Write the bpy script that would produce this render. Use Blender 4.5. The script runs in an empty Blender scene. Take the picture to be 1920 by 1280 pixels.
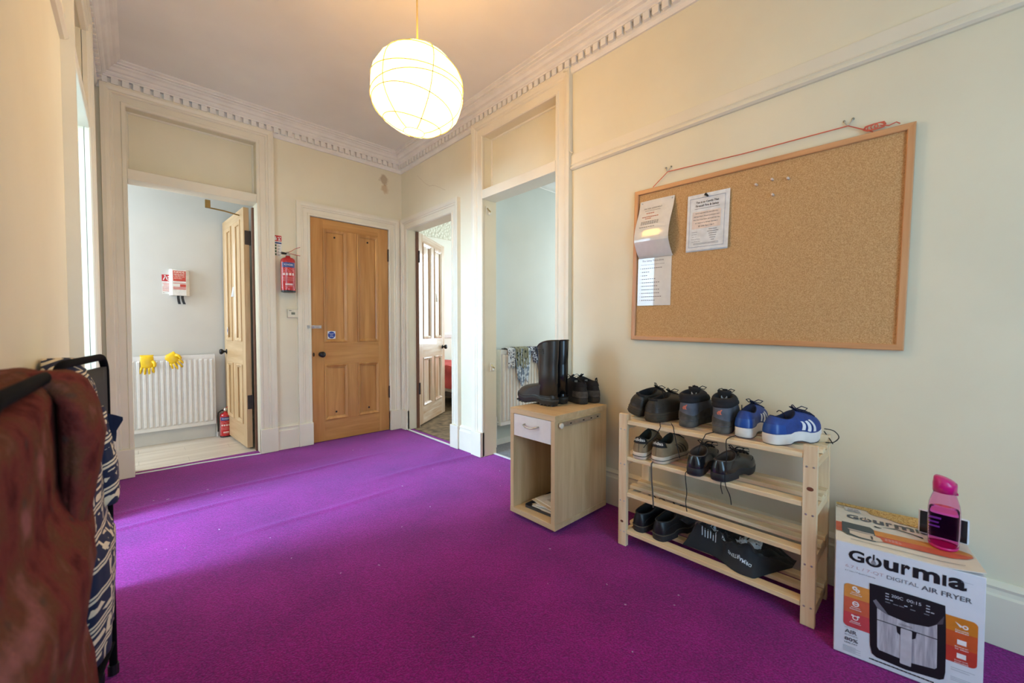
import bpy, bmesh, math, random
from mathutils import Vector, Matrix, noise
random.seed(7)
S = bpy.context.scene
COL = S.collection
PI = math.pi
def V(*a): return Vector(a)
def lin(r, g, b):
    f = lambda c: (c/255/12.92) if c/255 <= .04045 else ((c/255+.055)/1.055)**2.4
    return (f(r), f(g), f(b), 1.0)

# ------------------------------------------------------------------ camera
cam = bpy.data.cameras.new('camera')
cam.sensor_width = 36.0
cam.lens = 36.0*752/1920
cam.clip_start = .02
cam.dof.use_dof = True
cam.dof.focus_distance = 2.6
cam.dof.aperture_fstop = 2.8
co = bpy.data.objects.new('camera', cam)
co.location = (0, 0, 1.05)
co.rotation_euler = (math.radians(90-1.62), 0, math.radians(-43.2))
COL.objects.link(co)
S.camera = co

# ------------------------------------------------------------------ world, light, exposure
w = bpy.data.worlds.new('overcast_sky')
w.use_nodes = True
w.node_tree.nodes['Background'].inputs[0].default_value = (.75, .87, 1, 1)
w.node_tree.nodes['Background'].inputs[1].default_value = .6
S.world = w
S.view_settings.view_transform = 'Standard'
S.view_settings.look = 'None'
S.view_settings.exposure = 0.0
S.view_settings.gamma = 1.0
S.view_settings.use_curve_mapping = False
DAY = (.70, .85, 1.0)
def window_light(name, loc, direction, sx, sy, watts, color=DAY):
    l = bpy.data.lights.new(name, 'AREA')
    l.shape = 'RECTANGLE'; l.size = sx; l.size_y = sy
    l.energy = watts; l.color = color
    o = bpy.data.objects.new(name, l)
    o.location = loc
    o.rotation_euler = Vector(direction).to_track_quat('-Z', 'Y').to_euler()
    COL.objects.link(o)
    return o
LANTERN = 15.5
window_light('daylight_front_door', (.52, -1.36, 1.20), (.10, 1, -.02), 1.1, 1.7, 34, (.41, .71, 1))
window_light('daylight_left_room', (-3.60, 2.80, 1.95), (1, -.02, -.30), 1.5, 1.7, 660, (.43, .69, 1))
window_light('daylight_kitchen', (-1.38, 4.5, 1.6), (1, 0, -.05), .7, 1.2, 46, (.70, .84, 1))
window_light('daylight_bedroom', (5.12, 4.0, 1.6), (-1, 0, -.05), 1.5, 1.6, 85, (.74, .90, 1))
window_light('daylight_study', (4.52, 2.10, 1.5), (-1, 0, -.08), 1.1, 1.6, 46, (.84, .95, 1))

# ------------------------------------------------------------------ materials
def nmat(name):
    m = bpy.data.materials.new(name); m.use_nodes = True
    nt = m.node_tree
    return m, nt, nt.nodes['Principled BSDF']
def N(nt, t, **k):
    n = nt.nodes.new(t)
    for a, b in k.items():
        if a.startswith('i_'): n.inputs[a[2:].replace('_', ' ')].default_value = b
        else: setattr(n, a, b)
    return n
def coords(nt, scale=(1, 1, 1), kind='Object'):
    tc = N(nt, 'ShaderNodeTexCoord'); mp = N(nt, 'ShaderNodeMapping')
    mp.inputs['Scale'].default_value = scale
    nt.links.new(tc.outputs[kind], mp.inputs['Vector'])
    return mp.outputs['Vector']
def ramp(nt, fac, stops):
    r = N(nt, 'ShaderNodeValToRGB')
    e = r.color_ramp.elements
    e[0].position, e[0].color = stops[0]
    e[1].position, e[1].color = stops[-1]
    for p, c in stops[1:-1]:
        x = e.new(p); x.color = c
    nt.links.new(fac, r.inputs[0])
    return r.outputs[0]
def mixc(nt, fac, a, b):
    m = N(nt, 'ShaderNodeMix', data_type='RGBA')
    if isinstance(fac, (int, float)): m.inputs[0].default_value = fac
    else: nt.links.new(fac, m.inputs[0])
    for i, c in ((6, a), (7, b)):
        if isinstance(c, tuple): m.inputs[i].default_value = c
        else: nt.links.new(c, m.inputs[i])
    return m.outputs[2]
def math_n(nt, op, a, b=None):
    m = N(nt, 'ShaderNodeMath', operation=op)
    for i, c in ((0, a), (1, b)):
        if c is None: continue
        if isinstance(c, (int, float)): m.inputs[i].default_value = c
        else: nt.links.new(c, m.inputs[i])
    return m.outputs[0]
def bump(nt, b, h, strength=.2, dist=.002):
    n = N(nt, 'ShaderNodeBump'); n.inputs['Strength'].default_value = strength
    n.inputs['Distance'].default_value = dist
    nt.links.new(h, n.inputs['Height']); nt.links.new(n.outputs[0], b.inputs['Normal'])
def shade(c, k): return (c[0]*k, c[1]*k, c[2]*k, 1)
_mc = {}
def plain(name, c, rough=.5, metal=0, var=.12, scale=30, bmp=0, spec=.5, coat=0, sheen=0):
    """one colour with a soft procedural mottling"""
    if name in _mc: return _mc[name]
    m, nt, b = nmat(name)
    v = coords(nt)
    n = N(nt, 'ShaderNodeTexNoise'); n.inputs['Scale'].default_value = scale; n.inputs['Detail'].default_value = 3
    nt.links.new(v, n.inputs['Vector'])
    nt.links.new(ramp(nt, n.outputs[0], [(.3, shade(c, 1-var)), (.7, shade(c, 1+var*.5))]), b.inputs['Base Color'])
    b.inputs['Roughness'].default_value = rough; b.inputs['Metallic'].default_value = metal
    b.inputs['Specular IOR Level'].default_value = spec
    b.inputs['Coat Weight'].default_value = coat
    b.inputs['Sheen Weight'].default_value = sheen
    if bmp: bump(nt, b, n.outputs[0], bmp, .003)
    _mc[name] = m
    return m
def wood(name, c1, c2, axis='z', rough=.45, k=1.0, coat=0.0):
    if name in _mc: return _mc[name]
    m, nt, b = nmat(name)
    sc = {'x': (2*k, 26*k, 26*k), 'y': (26*k, 2*k, 26*k), 'z': (26*k, 26*k, 2*k)}[axis]
    v = coords(nt, sc)
    n = N(nt, 'ShaderNodeTexNoise'); n.inputs['Scale'].default_value = 1.0; n.inputs['Detail'].default_value = 4
    n.inputs['Distortion'].default_value = .6
    nt.links.new(v, n.inputs['Vector'])
    v2 = coords(nt, tuple(q*4 for q in sc))
    n2 = N(nt, 'ShaderNodeTexNoise'); n2.inputs['Scale'].default_value = 1.0
    nt.links.new(v2, n2.inputs['Vector'])
    f = math_n(nt, 'ADD', math_n(nt, 'MULTIPLY', n.outputs[0], .75), math_n(nt, 'MULTIPLY', n2.outputs[0], .25))
    nt.links.new(ramp(nt, f, [(.34, c2), (.5, tuple((a+b_)/2 for a, b_ in zip(c1, c2))), (.64, c1)]), b.inputs['Base Color'])
    b.inputs['Roughness'].default_value = rough; b.inputs['Coat Weight'].default_value = coat
    bump(nt, b, f, .08, .001)
    _mc[name] = m
    return m
def glassy(name, c, rough=.05, ior=1.4, alpha=1):
    m, nt, b = nmat(name)
    b.inputs['Base Color'].default_value = c
    b.inputs['Transmission Weight'].default_value = 1
    b.inputs['Roughness'].default_value = rough
    b.inputs['IOR'].default_value = ior
    return m

# ------------------------------------------------------------------ mesh builder
class MB:
    def __init__(s): s.v = []; s.f = []; s.m = []; s.cur = 0
    def add(s, vs, fs):
        o = len(s.v); s.v += [tuple(p) for p in vs]
        s.f += [tuple(i+o for i in f) for f in fs]; s.m += [s.cur]*len(fs)
        return s
    def box(s, x0, x1, y0, y1, z0, z1):
        vs = [(x, y, z) for z in (z0, z1) for y in (y0, y1) for x in (x0, x1)]
        return s.add(vs, [(0, 2, 3, 1), (4, 5, 7, 6), (0, 1, 5, 4), (2, 6, 7, 3), (0, 4, 6, 2), (1, 3, 7, 5)])
    def hexa(s, p):      # 8 points, bottom ring 0-3 (ccw), top ring 4-7
        return s.add(p, [(3, 2, 1, 0), (4, 5, 6, 7), (0, 1, 5, 4), (1, 2, 6, 5), (2, 3, 7, 6), (3, 0, 4, 7)])
    def loft(s, rings, cap0=True, cap1=True, closed=True):
        n = len(rings[0]); vs = [p for r in rings for p in r]; fs = []
        for i in range(len(rings)-1):
            for j in range(n if closed else n-1):
                k = (j+1) % n
                fs.append((i*n+j, i*n+k, (i+1)*n+k, (i+1)*n+j))
        if cap0: fs.append(tuple(range(n))[::-1])
        if cap1: fs.append(tuple((len(rings)-1)*n+j for j in range(n)))
        return s.add(vs, fs)
    def grid(s, fn, nu, nv):
        vs = [fn(i/nu, j/nv) for j in range(nv+1) for i in range(nu+1)]
        fs = [(j*(nu+1)+i, j*(nu+1)+i+1, (j+1)*(nu+1)+i+1, (j+1)*(nu+1)+i) for j in range(nv) for i in range(nu)]
        return s.add(vs, fs)
    def tube(s, pts, r, n=8, cap=True):
        pts = [Vector(p) for p in pts]
        rs = r if isinstance(r, (list, tuple)) else [r]*len(pts)
        t0 = (pts[1]-pts[0]).normalized()
        a = t0.orthogonal().normalized(); rings = []
        for i, p in enumerate(pts):
            t = (pts[min(i+1, len(pts)-1)]-pts[max(i-1, 0)]).normalized()
            a = (a-t*a.dot(t)).normalized(); b = t.cross(a)
            rings.append([p+(a*math.cos(2*PI*k/n)+b*math.sin(2*PI*k/n))*rs[i] for k in range(n)])
        return s.loft(rings, cap, cap)
    def lathe(s, prof, n=24, c=(0, 0, 0), cap=True):
        rings = [[(c[0]+r*math.cos(2*PI*k/n), c[1]+r*math.sin(2*PI*k/n), c[2]+z) for k in range(n)] for r, z in prof]
        return s.loft(rings, cap, cap)
    def sweep(s, path, nrm, prof, closed=False, flip=False):
        """closed profile (a sideways, b along nrm) swept along a planar path with mitred corners"""
        P = [Vector(p) for p in path]; nrm = Vector(nrm).normalized(); n = len(P); rings = []
        seg = lambda i, j: (P[j % n]-P[i % n]).normalized()
        sd = lambda d: (nrm.cross(d) if not flip else d.cross(nrm))
        for i in range(n):
            if closed or 0 < i < n-1:
                s1, s2 = sd(seg(i-1, i)), sd(seg(i, i+1)); mm = (s1+s2)/(1+s1.dot(s2))
            elif i == 0: mm = sd(seg(0, 1))
            else: mm = sd(seg(n-2, n-1))
            rings.append([P[i]+mm*a+nrm*b for a, b in prof])
        if closed: rings.append(rings[0])
        return s.loft(rings, not closed, not closed)
    def prism(s, poly, z0, z1):
        return s.loft([[(x, y, z0) for x, y in poly], [(x, y, z1) for x, y in poly]])
    def xf(s, M, start=0):
        for i in range(start, len(s.v)): s.v[i] = tuple(M @ Vector(s.v[i]))
        return s
    def obj(s, name, mat, parent=None, smooth=False, bevel=0, loc=None, rot=None, sub=0, solid=0, fix=True):
        me = bpy.data.meshes.new(name)
        me.from_pydata(s.v, [], s.f)
        for m in (mat if isinstance(mat, (list, tuple)) else [mat]): me.materials.append(m)
        if any(s.m): me.polygons.foreach_set('material_index', s.m)
        if fix:
            bm = bmesh.new(); bm.from_mesh(me)
            bmesh.ops.recalc_face_normals(bm, faces=bm.faces); bm.to_mesh(me); bm.free()
        if smooth: me.polygons.foreach_set('use_smooth', [True]*len(me.polygons))
        me.update()
        o = bpy.data.objects.new(name, me); COL.objects.link(o)
        if parent: o.parent = parent
        if loc: o.location = loc
        if rot: o.rotation_euler = rot
        if bevel:
            b = o.modifiers.new('bevel', 'BEVEL'); b.width = bevel; b.segments = 2; b.limit_method = 'ANGLE'
        if solid:
            b = o.modifiers.new('solid', 'SOLIDIFY'); b.thickness = solid; b.offset = 0
        if sub:
            b = o.modifiers.new('sub', 'SUBSURF'); b.levels = sub; b.render_levels = sub
        return o
def empty(name, loc=(0, 0, 0), rz=0, rot=None):
    o = bpy.data.objects.new(name, None); COL.objects.link(o)
    o.empty_display_size = .05
    o.location = loc; o.rotation_euler = rot if rot else (0, 0, rz)
    return o
def tag(o, label=None, cat=None, group=None, kind=None):
    if label: o['label'] = label
    if cat: o['category'] = cat
    if group: o['group'] = group
    if kind: o['kind'] = kind
    return o
def thing(name, label, cat, loc=(0, 0, 0), rz=0, group=None, rot=None):
    return tag(empty(name, loc, rz, rot), label, cat, group)
def struct(o): o['kind'] = 'structure'; return o
def bx(name, mat, x0, x1, y0, y1, z0, z1, parent=None, bevel=0, **k):
    return MB().box(x0, x1, y0, y1, z0, z1).obj(name, mat, parent, bevel=bevel, **k)

# flat lettering: (verts, faces) of a line of text fitted into a box
_tx = {}
def text_geo(body, bold=0.0):
    key = (body, bold)
    if key not in _tx:
        cu = bpy.data.curves.new('t', 'FONT'); cu.body = body; cu.resolution_u = 3; cu.offset = bold
        ob = bpy.data.objects.new('t', cu); COL.objects.link(ob)
        me = bpy.data.meshes.new_from_object(ob.evaluated_get(bpy.context.evaluated_depsgraph_get()))
        vs = [tuple(v.co) for v in me.vertices]; fs = [tuple(p.vertices) for p in me.polygons]
        bpy.data.objects.remove(ob); bpy.data.curves.remove(cu); bpy.data.meshes.remove(me)
        _tx[key] = (vs, fs)
    return _tx[key]
def text_in(mb, body, x0, x1, y0, y1, fn, bold=0.0):
    """text stretched into [x0,x1]x[y0,y1] and mapped through fn(x, y) -> point"""
    vs, fs = text_geo(body, bold)
    if not vs: return
    ax, bx_ = min(v[0] for v in vs), max(v[0] for v in vs)
    ay, by = min(v[1] for v in vs), max(v[1] for v in vs)
    mb.add([fn(x0+(v[0]-ax)/(bx_-ax)*(x1-x0), y0+(v[1]-ay)/(by-ay)*(y1-y0)) for v in vs], fs)
# ------------------------------------------------------------------ room shell
XL, XR, YB, YF, ZC = -.175, 2.095, 3.955, -1.42, 2.875
def wall_paint(name, c, spots=(), rough=.55):
    m, nt, b = nmat(name)
    v = coords(nt)
    n = N(nt, 'ShaderNodeTexNoise'); n.inputs['Scale'].default_value = 2.2; n.inputs['Detail'].default_value = 5
    nt.links.new(v, n.inputs['Vector'])
    col = ramp(nt, n.outputs[0], [(.3, shade(c, .94)), (.7, shade(c, 1.03))])
    n2 = N(nt, 'ShaderNodeTexNoise'); n2.inputs['Scale'].default_value = 90; n2.inputs['Detail'].default_value = 2
    nt.links.new(v, n2.inputs['Vector'])
    for p, r, cc in spots:          # old stains with a shape of their own
        d = N(nt, 'ShaderNodeVectorMath', operation='DISTANCE'); d.inputs[1].default_value = p
        n3 = N(nt, 'ShaderNodeTexNoise'); n3.inputs['Scale'].default_value = 18; n3.inputs['Detail'].default_value = 4
        nt.links.new(v, n3.inputs['Vector'])
        nt.links.new(v, d.inputs[0])
        f = math_n(nt, 'ADD', math_n(nt, 'DIVIDE', d.outputs['Value'], r), math_n(nt, 'MULTIPLY', n3.outputs[0], .9))
        col = mixc(nt, ramp(nt, f, [(.75, (.55, .55, .55, 1)), (1.25, (0, 0, 0, 1))]), col, cc)
    nt.links.new(col, b.inputs['Base Color'])
    b.inputs['Roughness'].default_value = rough
    bump(nt, b, n2.outputs[0], .12, .0015)
    return m
CREAM = lin(234, 225, 197)
M_wall = wall_paint('cream wall paint', CREAM)
M_wallb = wall_paint('cream wall paint stained', CREAM,
    [((1.90, 3.955, 2.60), .10, lin(150, 112, 70)), ((1.91, 3.955, 2.50), .09, lin(190, 150, 95))])
M_trim = plain('cream gloss trim paint', lin(236, 227, 204), .35, var=.05, scale=4)
M_ceil = wall_paint('dull ceiling paint', lin(241, 238, 231))
M_corn = plain('plaster cornice paint', lin(238, 233, 224), .5, var=.07, scale=8)
M_white = plain('white gloss paint', lin(226, 224, 218), .35, var=.05, scale=6)
M_kwall = wall_paint('off white kitchen wall', lin(214, 211, 203))
M_study = wall_paint('pale study wallpaper', lin(208, 212, 205))
M_bed = wall_paint('bedroom wall', lin(226, 222, 206))

def wall_x(name, x0, x1, y0, y1, z1, holes, mat):
    """wall slab between x0 and x1 running along y with door holes (ya, yb, ztop)"""
    m = MB(); y = y0
    for ya, yb, zt in sorted(holes):
        m.box(x0, x1, y, ya, 0, z1); m.box(x0, x1, ya, yb, zt, z1); y = yb
    m.box(x0, x1, y, y1, 0, z1)
    return struct(m.obj(name, mat))
def wall_y(name, y0, y1, x0, x1, z1, holes, mat):
    m = MB(); x = x0
    for xa, xb, zt in sorted(holes):
        m.box(x, xa, y0, y1, 0, z1); m.box(xa, xb, y0, y1, zt, z1); x = xb
    m.box(x, x1, y0, y1, 0, z1)
    return struct(m.obj(name, mat))

D4 = (1.785, 2.565); D3 = (3.005, 3.815); D5 = (2.28, 3.09)
D1 = (-.02, .762); D2 = (1.178, 1.938)
wr = wall_x('wall_right', XR, XR+.13, YF-.13, 4.09, 2.95, [(D4[0], D4[1], 2.62), (D3[0], D3[1], 2.094)], M_wall)
wl = wall_x('wall_left', XL-.13, XL, YF-.13, 4.09, 2.95, [(D5[0], D5[1], 2.62)], M_wall)
wb = wall_y('wall_back', YB, YB+.135, XL, XR, 2.95, [(D1[0], D1[1], 2.62), (D2[0], D2[1], 2.09)], M_wallb)
# front wall behind the camera with the glazed front door opening
m = MB(); m.box(XL, -.05, YF-.13, YF, 0, 2.95).box(1.09, XR, YF-.13, YF, 0, 2.95).box(-.05, 1.09, YF-.13, YF, 2.1, 2.95).box(-.05, 1.09, YF-.13, YF, 0, .3)
struct(m.obj('wall_front', M_wall))
wf = MB(); wf.sweep([(-.05, YF, .3), (1.09, YF, .3), (1.09, YF, 2.1), (-.05, YF, 2.1)], (0, 1, 0), [(0, -.08), (0, .02), (.05, .02), (.05, -.08)], closed=True)
wfo = struct(wf.obj('window_1', M_trim))
bx('glazing_bar', M_trim, .50, .54, YF-.09, YF-.065, .3, 2.1, wfo)
bx('ceiling', M_ceil, XL-.13, XR+.13, YF-.13, 4.09, ZC, ZC+.08); struct(bpy.data.objects['ceiling'])

# crack in the plaster over the right hand door
ck = [(XR-.0006, 3.62, 2.60), (XR-.0006, 3.52, 2.52), (XR-.0006, 3.40, 2.44), (XR-.0006, 3.30, 2.42), (XR-.0006, 3.12, 2.33)]
cm = MB()
for a, b in zip(ck, ck[1:]):
    for k in range(4):
        p = Vector(a).lerp(Vector(b), k/4); q = Vector(a).lerp(Vector(b), (k+1)/4)
        j = lambda t: Vector((0, 0, .008*noise.noise(Vector((t.y*23, t.z*31, 0)))))
        p = p+j(p); q = q+j(q)
        cm.add([p+V(0, 0, .0008), p-V(0, 0, .0008), q-V(0, 0, .0008), q+V(0, 0, .0008)], [(0, 1, 2, 3)])
cm.obj('crack', plain('crack line', lin(176, 150, 110), .9), wr)

# --------------------------------------------------------------- carpet
m_carpet, nt, b = nmat('purple wool carpet')
v = coords(nt)
n = N(nt, 'ShaderNodeTexNoise'); n.inputs['Scale'].default_value = 190; n.inputs['Detail'].default_value = 3
n2 = N(nt, 'ShaderNodeTexNoise'); n2.inputs['Scale'].default_value = 3.0; n2.inputs['Detail'].default_value = 4
nt.links.new(v, n.inputs['Vector']); nt.links.new(v, n2.inputs['Vector'])
f = math_n(nt, 'ADD', math_n(nt, 'MULTIPLY', n.outputs[0], .7), math_n(nt, 'MULTIPLY', n2.outputs[0], .3))
nt.links.new(ramp(nt, f, [(.33, lin(94, 3, 68)), (.5, lin(130, 5, 94)), (.66, lin(162, 14, 124))]), b.inputs['Base Color'])
b.inputs['Roughness'].default_value = .95
b.inputs['Specular IOR Level'].default_value = .1
b.inputs['Sheen Weight'].default_value = .5; b.inputs['Sheen Roughness'].default_value = .5
b.inputs['Sheen Tint'].default_value = lin(190, 150, 240)
bump(nt, b, n.outputs[0], .7, .006)
def ridge(x, y, y0, slope, x0, x1, h, wd):
    if x < x0-.3 or x > x1+.3: return 0
    e = min(1, max(0, (x-x0+.3)/.3))*min(1, max(0, (x1+.3-x)/.3))
    d = y-(y0+slope*x+.012*math.sin(5*x))
    return h*e*math.exp(-(d/wd)**2)
def carpet_pt(u, w_):
    x = XL-.13+u*(XR-XL+.26); y = YF+w_*(4.055-YF)
    z = ridge(x, y, 3.20, .03, 0, 1.3, .007, .02)+ridge(x, y, 2.95, .02, -.1, .35, .007, .016)\
        + ridge(x, y, 2.42, .03, .55, 1.1, .005, .02)+ridge(x, y, 2.72, -.02, 1.4, 2.1, .005, .03)
    return (x, y, z-.002)
cp = struct(MB().grid(carpet_pt, 60, 300).obj('floor', m_carpet, smooth=True))
# specks of fluff on the carpet
fl = MB(); random.seed(3)
for k in range(36):
    x, y = random.uniform(.0, 2.0), random.uniform(.6, 3.7); r = random.uniform(.001, .0028)
    a = random.uniform(0, PI); d = V(math.cos(a), math.sin(a), 0)*r*random.uniform(1, 3.2); e = V(-math.sin(a), math.cos(a), 0)*r
    c = V(x, y, .004)
    fl.add([c-d-e, c+d-e, c+d+e, c-d+e, c-d*.5+V(0, 0, .002), c+d*.5+V(0, 0, .002)], [(0, 1, 5, 4), (1, 2, 5), (2, 3, 4, 5), (3, 0, 4), (3, 2, 1, 0)])
o = fl.obj('carpet_fluff', plain('fluff', lin(196, 164, 190), .9), cp); o['kind'] = 'stuff'

# --------------------------------------------------------------- casings
CAS = [(0, -.002), (0, .018), (.005, .024), (.02, .024), (.025, .017), (.03, .017), (.058, .017), (.064, .025), (.074, .025), (.079, .031), (.096, .036), (.115, .036), (.115, -.002)]
CASW = [(a*1.10, b) for a, b in CAS]
TZ = 2.745
_tn = [0]
def trim(mb, mat=M_trim, bevel=0):
    _tn[0] += 1
    return struct(mb.obj('trim_%d' % _tn[0], mat, bevel=bevel))
def casing(axis, face, nrm, a0, a1, top, wide=False, plinth=.205, cut=None):
    """moulded door surround on a wall face; axis 'x' or 'y' is the direction along the wall"""
    P = (lambda a, z: (a, face, z)) if axis == 'x' else (lambda a, z: (face, a, z))
    nv = Vector(nrm)
    prof = CASW if wide else CAS
    m = MB(); path = [P(a0, 0), P(a0, top), P(a1, top), P(a1, 0)]
    d = Vector(path[1])-Vector(path[0]); inward = Vector(P(a1, 0))-Vector(P(a0, 0))
    flip = nv.cross(d).dot(inward) > 0
    m.sweep(path, nv, prof, flip=flip)
    o = trim(m)
    wd = prof[-1][0]; dp = .044
    for a, s in ((a0, -1), (a1, 1)):
        e = a+s*(wd+.004)
        if cut: e = min(e, cut)
        c0, c1 = sorted((a-s*.0, e))
        if axis == 'x':
            f0, f1 = sorted((face-nv.y*.001, face+nv.y*dp)); bx('plinth_block', M_trim, c0, c1, f0, f1, 0, plinth, o, bevel=.004)
        else:
            f0, f1 = sorted((face-nv.x*.001, face+nv.x*dp)); bx('plinth_block', M_trim, f0, f1, c0, c1, 0, plinth, o, bevel=.004)
    return o
c4 = casing('y', XR, (-1, 0, 0), D4[0], D4[1], 2.615, True)
c5 = casing('y', XL, (1, 0, 0), D5[0], D5[1], 2.615, True)
c1 = casing('x', YB, (0, -1, 0), D1[0], D1[1], 2.615, True)
c2 = casing('x', YB, (0, -1, 0), D2[0], D2[1], 2.09, cut=XR-.036)
c3 = casing('y', XR, (-1, 0, 0), D3[0], D3[1], 2.094, cut=YB-.036)
# transom bars, blind transom panels and the beads round them
def transom(axis, face, nrm, a0, a1):
    nv = Vector(nrm)
    def slab(name, d0, d1, z0, z1, q0=a0, q1=a1, par=None, mat=M_trim, bevel=.004):
        if axis == 'x':
            f0, f1 = sorted((face+nv.y*d0, face+nv.y*d1)); return bx(name, mat, q0, q1, f0, f1, z0, z1, par, bevel)
        f0, f1 = sorted((face+nv.x*d0, face+nv.x*d1)); return bx(name, mat, f0, f1, q0, q1, z0, z1, par, bevel)
    _tn[0] += 1
    bar = struct(slab('trim_%d' % _tn[0], -.128, .022, 2.115, 2.188))
    slab('transom_panel', -.128, -.085, 2.188, 2.62, par=bar, mat=M_wall)
    m = MB()
    P = (lambda a, z: (a, face-nv.y*.085, z)) if axis == 'x' else (lambda a, z: (face-nv.x*.085, a, z))
    path = [P(a0, 2.188), P(a1, 2.188), P(a1, 2.62), P(a0, 2.62)]
    fl_ = nv.cross(Vector(path[1])-Vector(path[0])).z < 0
    m.sweep(path, nv, [(0, 0), (0, .012), (.008, .008), (.012, 0)], closed=True, flip=fl_)
    m.obj('panel_bead', M_trim, bar)
    return bar
transom('y', XR, (-1, 0, 0), *D4); transom('y', XL, (1, 0, 0), *D5); transom('x', YB, (0, -1, 0), *D1)
# skirting boards
SK = [(0, -.002), (0, .026), (.165, .026), (.172, .02), (.185, .018), (.196, .022), (.204, .016), (.212, .006), (.212, -.002)]
def skirting(name, p, q, nrm):
    m = MB(); d = Vector(q)-Vector(p)
    m.sweep([p, q], nrm, SK, flip=Vector(nrm).cross(d).z < 0)
    return struct(m.obj(name, M_trim))
br = skirting('baseboard_right', (XR, YF, 0), (XR, D4[0]-.131, 0), (-1, 0, 0))
skirting('baseboard_right', (XR, D4[1]+.131, 0), (XR, D3[0]-.119, 0), (-1, 0, 0))
skirting('baseboard_back', (D1[1]+.131, YB, 0), (D2[0]-.119, YB, 0), (0, -1, 0))
skirting('baseboard_left', (XL, YF, 0), (XL, D5[0]-.131, 0), (1, 0, 0))
skirting('baseboard_left', (XL, D5[1]+.131, 0), (XL, YB, 0), (1, 0, 0))
# picture rails
RAIL = [(0, -.002), (0, .012), (.008, .022), (.016, .022), (.020, .012), (.026, .012), (.032, .018), (.038, .014), (.044, .013), (.094, .013), (.098, .006), (.098, -.002)]
def rail(p, q, nrm):
    m = MB(); d = Vector(q)-Vector(p)
    m.sweep([p, q], nrm, RAIL, flip=Vector(nrm).cross(d).z < 0)
    return trim(m)
rail((XR, YF, 2.083), (XR, D4[0]-.128, 2.086), (-1, 0, 0))
rail((XL, YF, 2.083), (XL, D5[0]-.128, 2.083), (1, 0, 0))
# cornice round the ceiling with a dentil course
CO = [(0, 0), (.012, 0), (.022, .018), (.022, .034), (.022, .074), (.048, .074), (.048, .083), (.056, .088), (.064, .098), (.064, .106), (.078, .112), (.090, .128), (.104, .136), (.104, .144), (.120, .147), (.120, .156), (.136, .163), (.136, .172), (0, .172)]
zc0 = ZC-.172
cn = MB().sweep([(XL, YF, zc0), (XR, YF, zc0), (XR, YB, zc0), (XL, YB, zc0)], (0, 0, 1), CO, closed=True)
cn = struct(cn.obj('trim_%d' % (_tn[0]+1), M_corn)); _tn[0] += 1
dm = MB().box(-.018, .018, -.044, -.020, zc0+.034, zc0+.0745)
d0 = dm.obj('dentil', M_corn, cn); first = True
def dentil(x, y, rz):
    global first
    o = d0 if first else d0.copy()
    if not first: COL.objects.link(o)
    first = False
    o.location = (x, y, 0); o.rotation_euler = (0, 0, rz)
k = 0
while XL+.05+k*.0545 < XR-.04:
    dentil(XL+.05+k*.0545, YB, 0); k += 1
k = 0
while YB-.05-k*.0545 > .25:
    dentil(XR, YB-.05-k*.0545, -PI/2); k += 1
k = 0
while YB-.05-k*.0545 > 2.6:
    dentil(XL, YB-.05-k*.0545, PI/2); k += 1
# ------------------------------------------------------------------ rooms seen through the doors
# kitchen behind the back wall
struct(bx('wall_kitchen_far', M_kwall, -1.5, 1.25, 4.91, 5.03, 0, 2.9))
struct(bx('wall_kitchen_right', M_kwall, 1.13, 1.25, 4.09, 4.91, 0, 2.9))
kb = MB(); kb.box(-1.6, -1.5, 4.09, 5.03, 0, 2.9); struct(kb.obj('wall_kitchen_left', M_kwall))
struct(bx('ceiling_kitchen', M_white, -1.6, 1.25, 4.09, 5.03, 2.9, 2.98))
m_vinyl = wood('pale oak vinyl', lin(226, 214, 196), lin(196, 180, 158), 'x', .35, .5)
kf = struct(MB().box(-1.5, 1.13, 4.055, 4.10, -.06, .001).obj('floor_kitchen', m_vinyl))
pm = MB().box(0, .9, 0, .128, -.05, .002)
first_p = None; row = 0; y = 4.10
while y < 4.91:
    x = -1.5-(row % 3)*.3
    while x < 1.13:
        x0, x1 = max(x, -1.5), min(x+.9, 1.13)
        if x1-x0 > .02:
            q = MB().box(x0+.0006, x1-.0006, y+.0006, min(y+.128, 4.91)-.0006, -.05, .002+.0004*((row*7+int(x*5)) % 2))
            q.obj('plank', m_vinyl, kf)
        x += .9
    y += .128; row += 1
m = MB(); m.box(-1.5, 1.13, 4.888, 4.91, 0, .128); struct(m.obj('baseboard_kitchen', M_white, bevel=.004))
# pale gripper strip along the carpet edge at the kitchen door
st = MB()
pts = [(-.018, 3.985), (.15, 3.975), (.35, 3.972), (.55, 3.955), (.70, 3.935), (.76, 3.925)]
st.loft([[(x, y-.007, 0), (x, y-.005, .007), (x, y+.005, .007), (x, y+.007, 0)] for x, y in pts])
trim(st, M_white)
# study right of the hall
m = MB(); m.box(XR+.13, 4.7, 2.75, 2.85, 0, 2.95); struct(m.obj('wall_study', M_study))
struct(bx('wall_study_near', M_study, XR+.13, 4.7, .1, .2, 0, 2.95))
struct(bx('wall_study_window', M_study, 4.6, 4.7, .2, 2.75, 0, 2.95))
struct(bx('ceiling_study', M_white, XR+.13, 4.7, .1, 2.85, 2.47, 2.55))
m_gcarpet = plain('grey study carpet', lin(120, 120, 124), .95, var=.4, scale=140, bmp=.5)
struct(bx('floor_study', m_gcarpet, XR+.115, 4.6, .2, 2.75, -.05, .003))
struct(bx('baseboard_study', M_white, XR+.14, 4.6, 2.735, 2.75, 0, .055))
trim(MB().tube([(2.75, 2.69, 2.44), (3.5, 2.69, 2.44)], .006), M_white)
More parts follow.
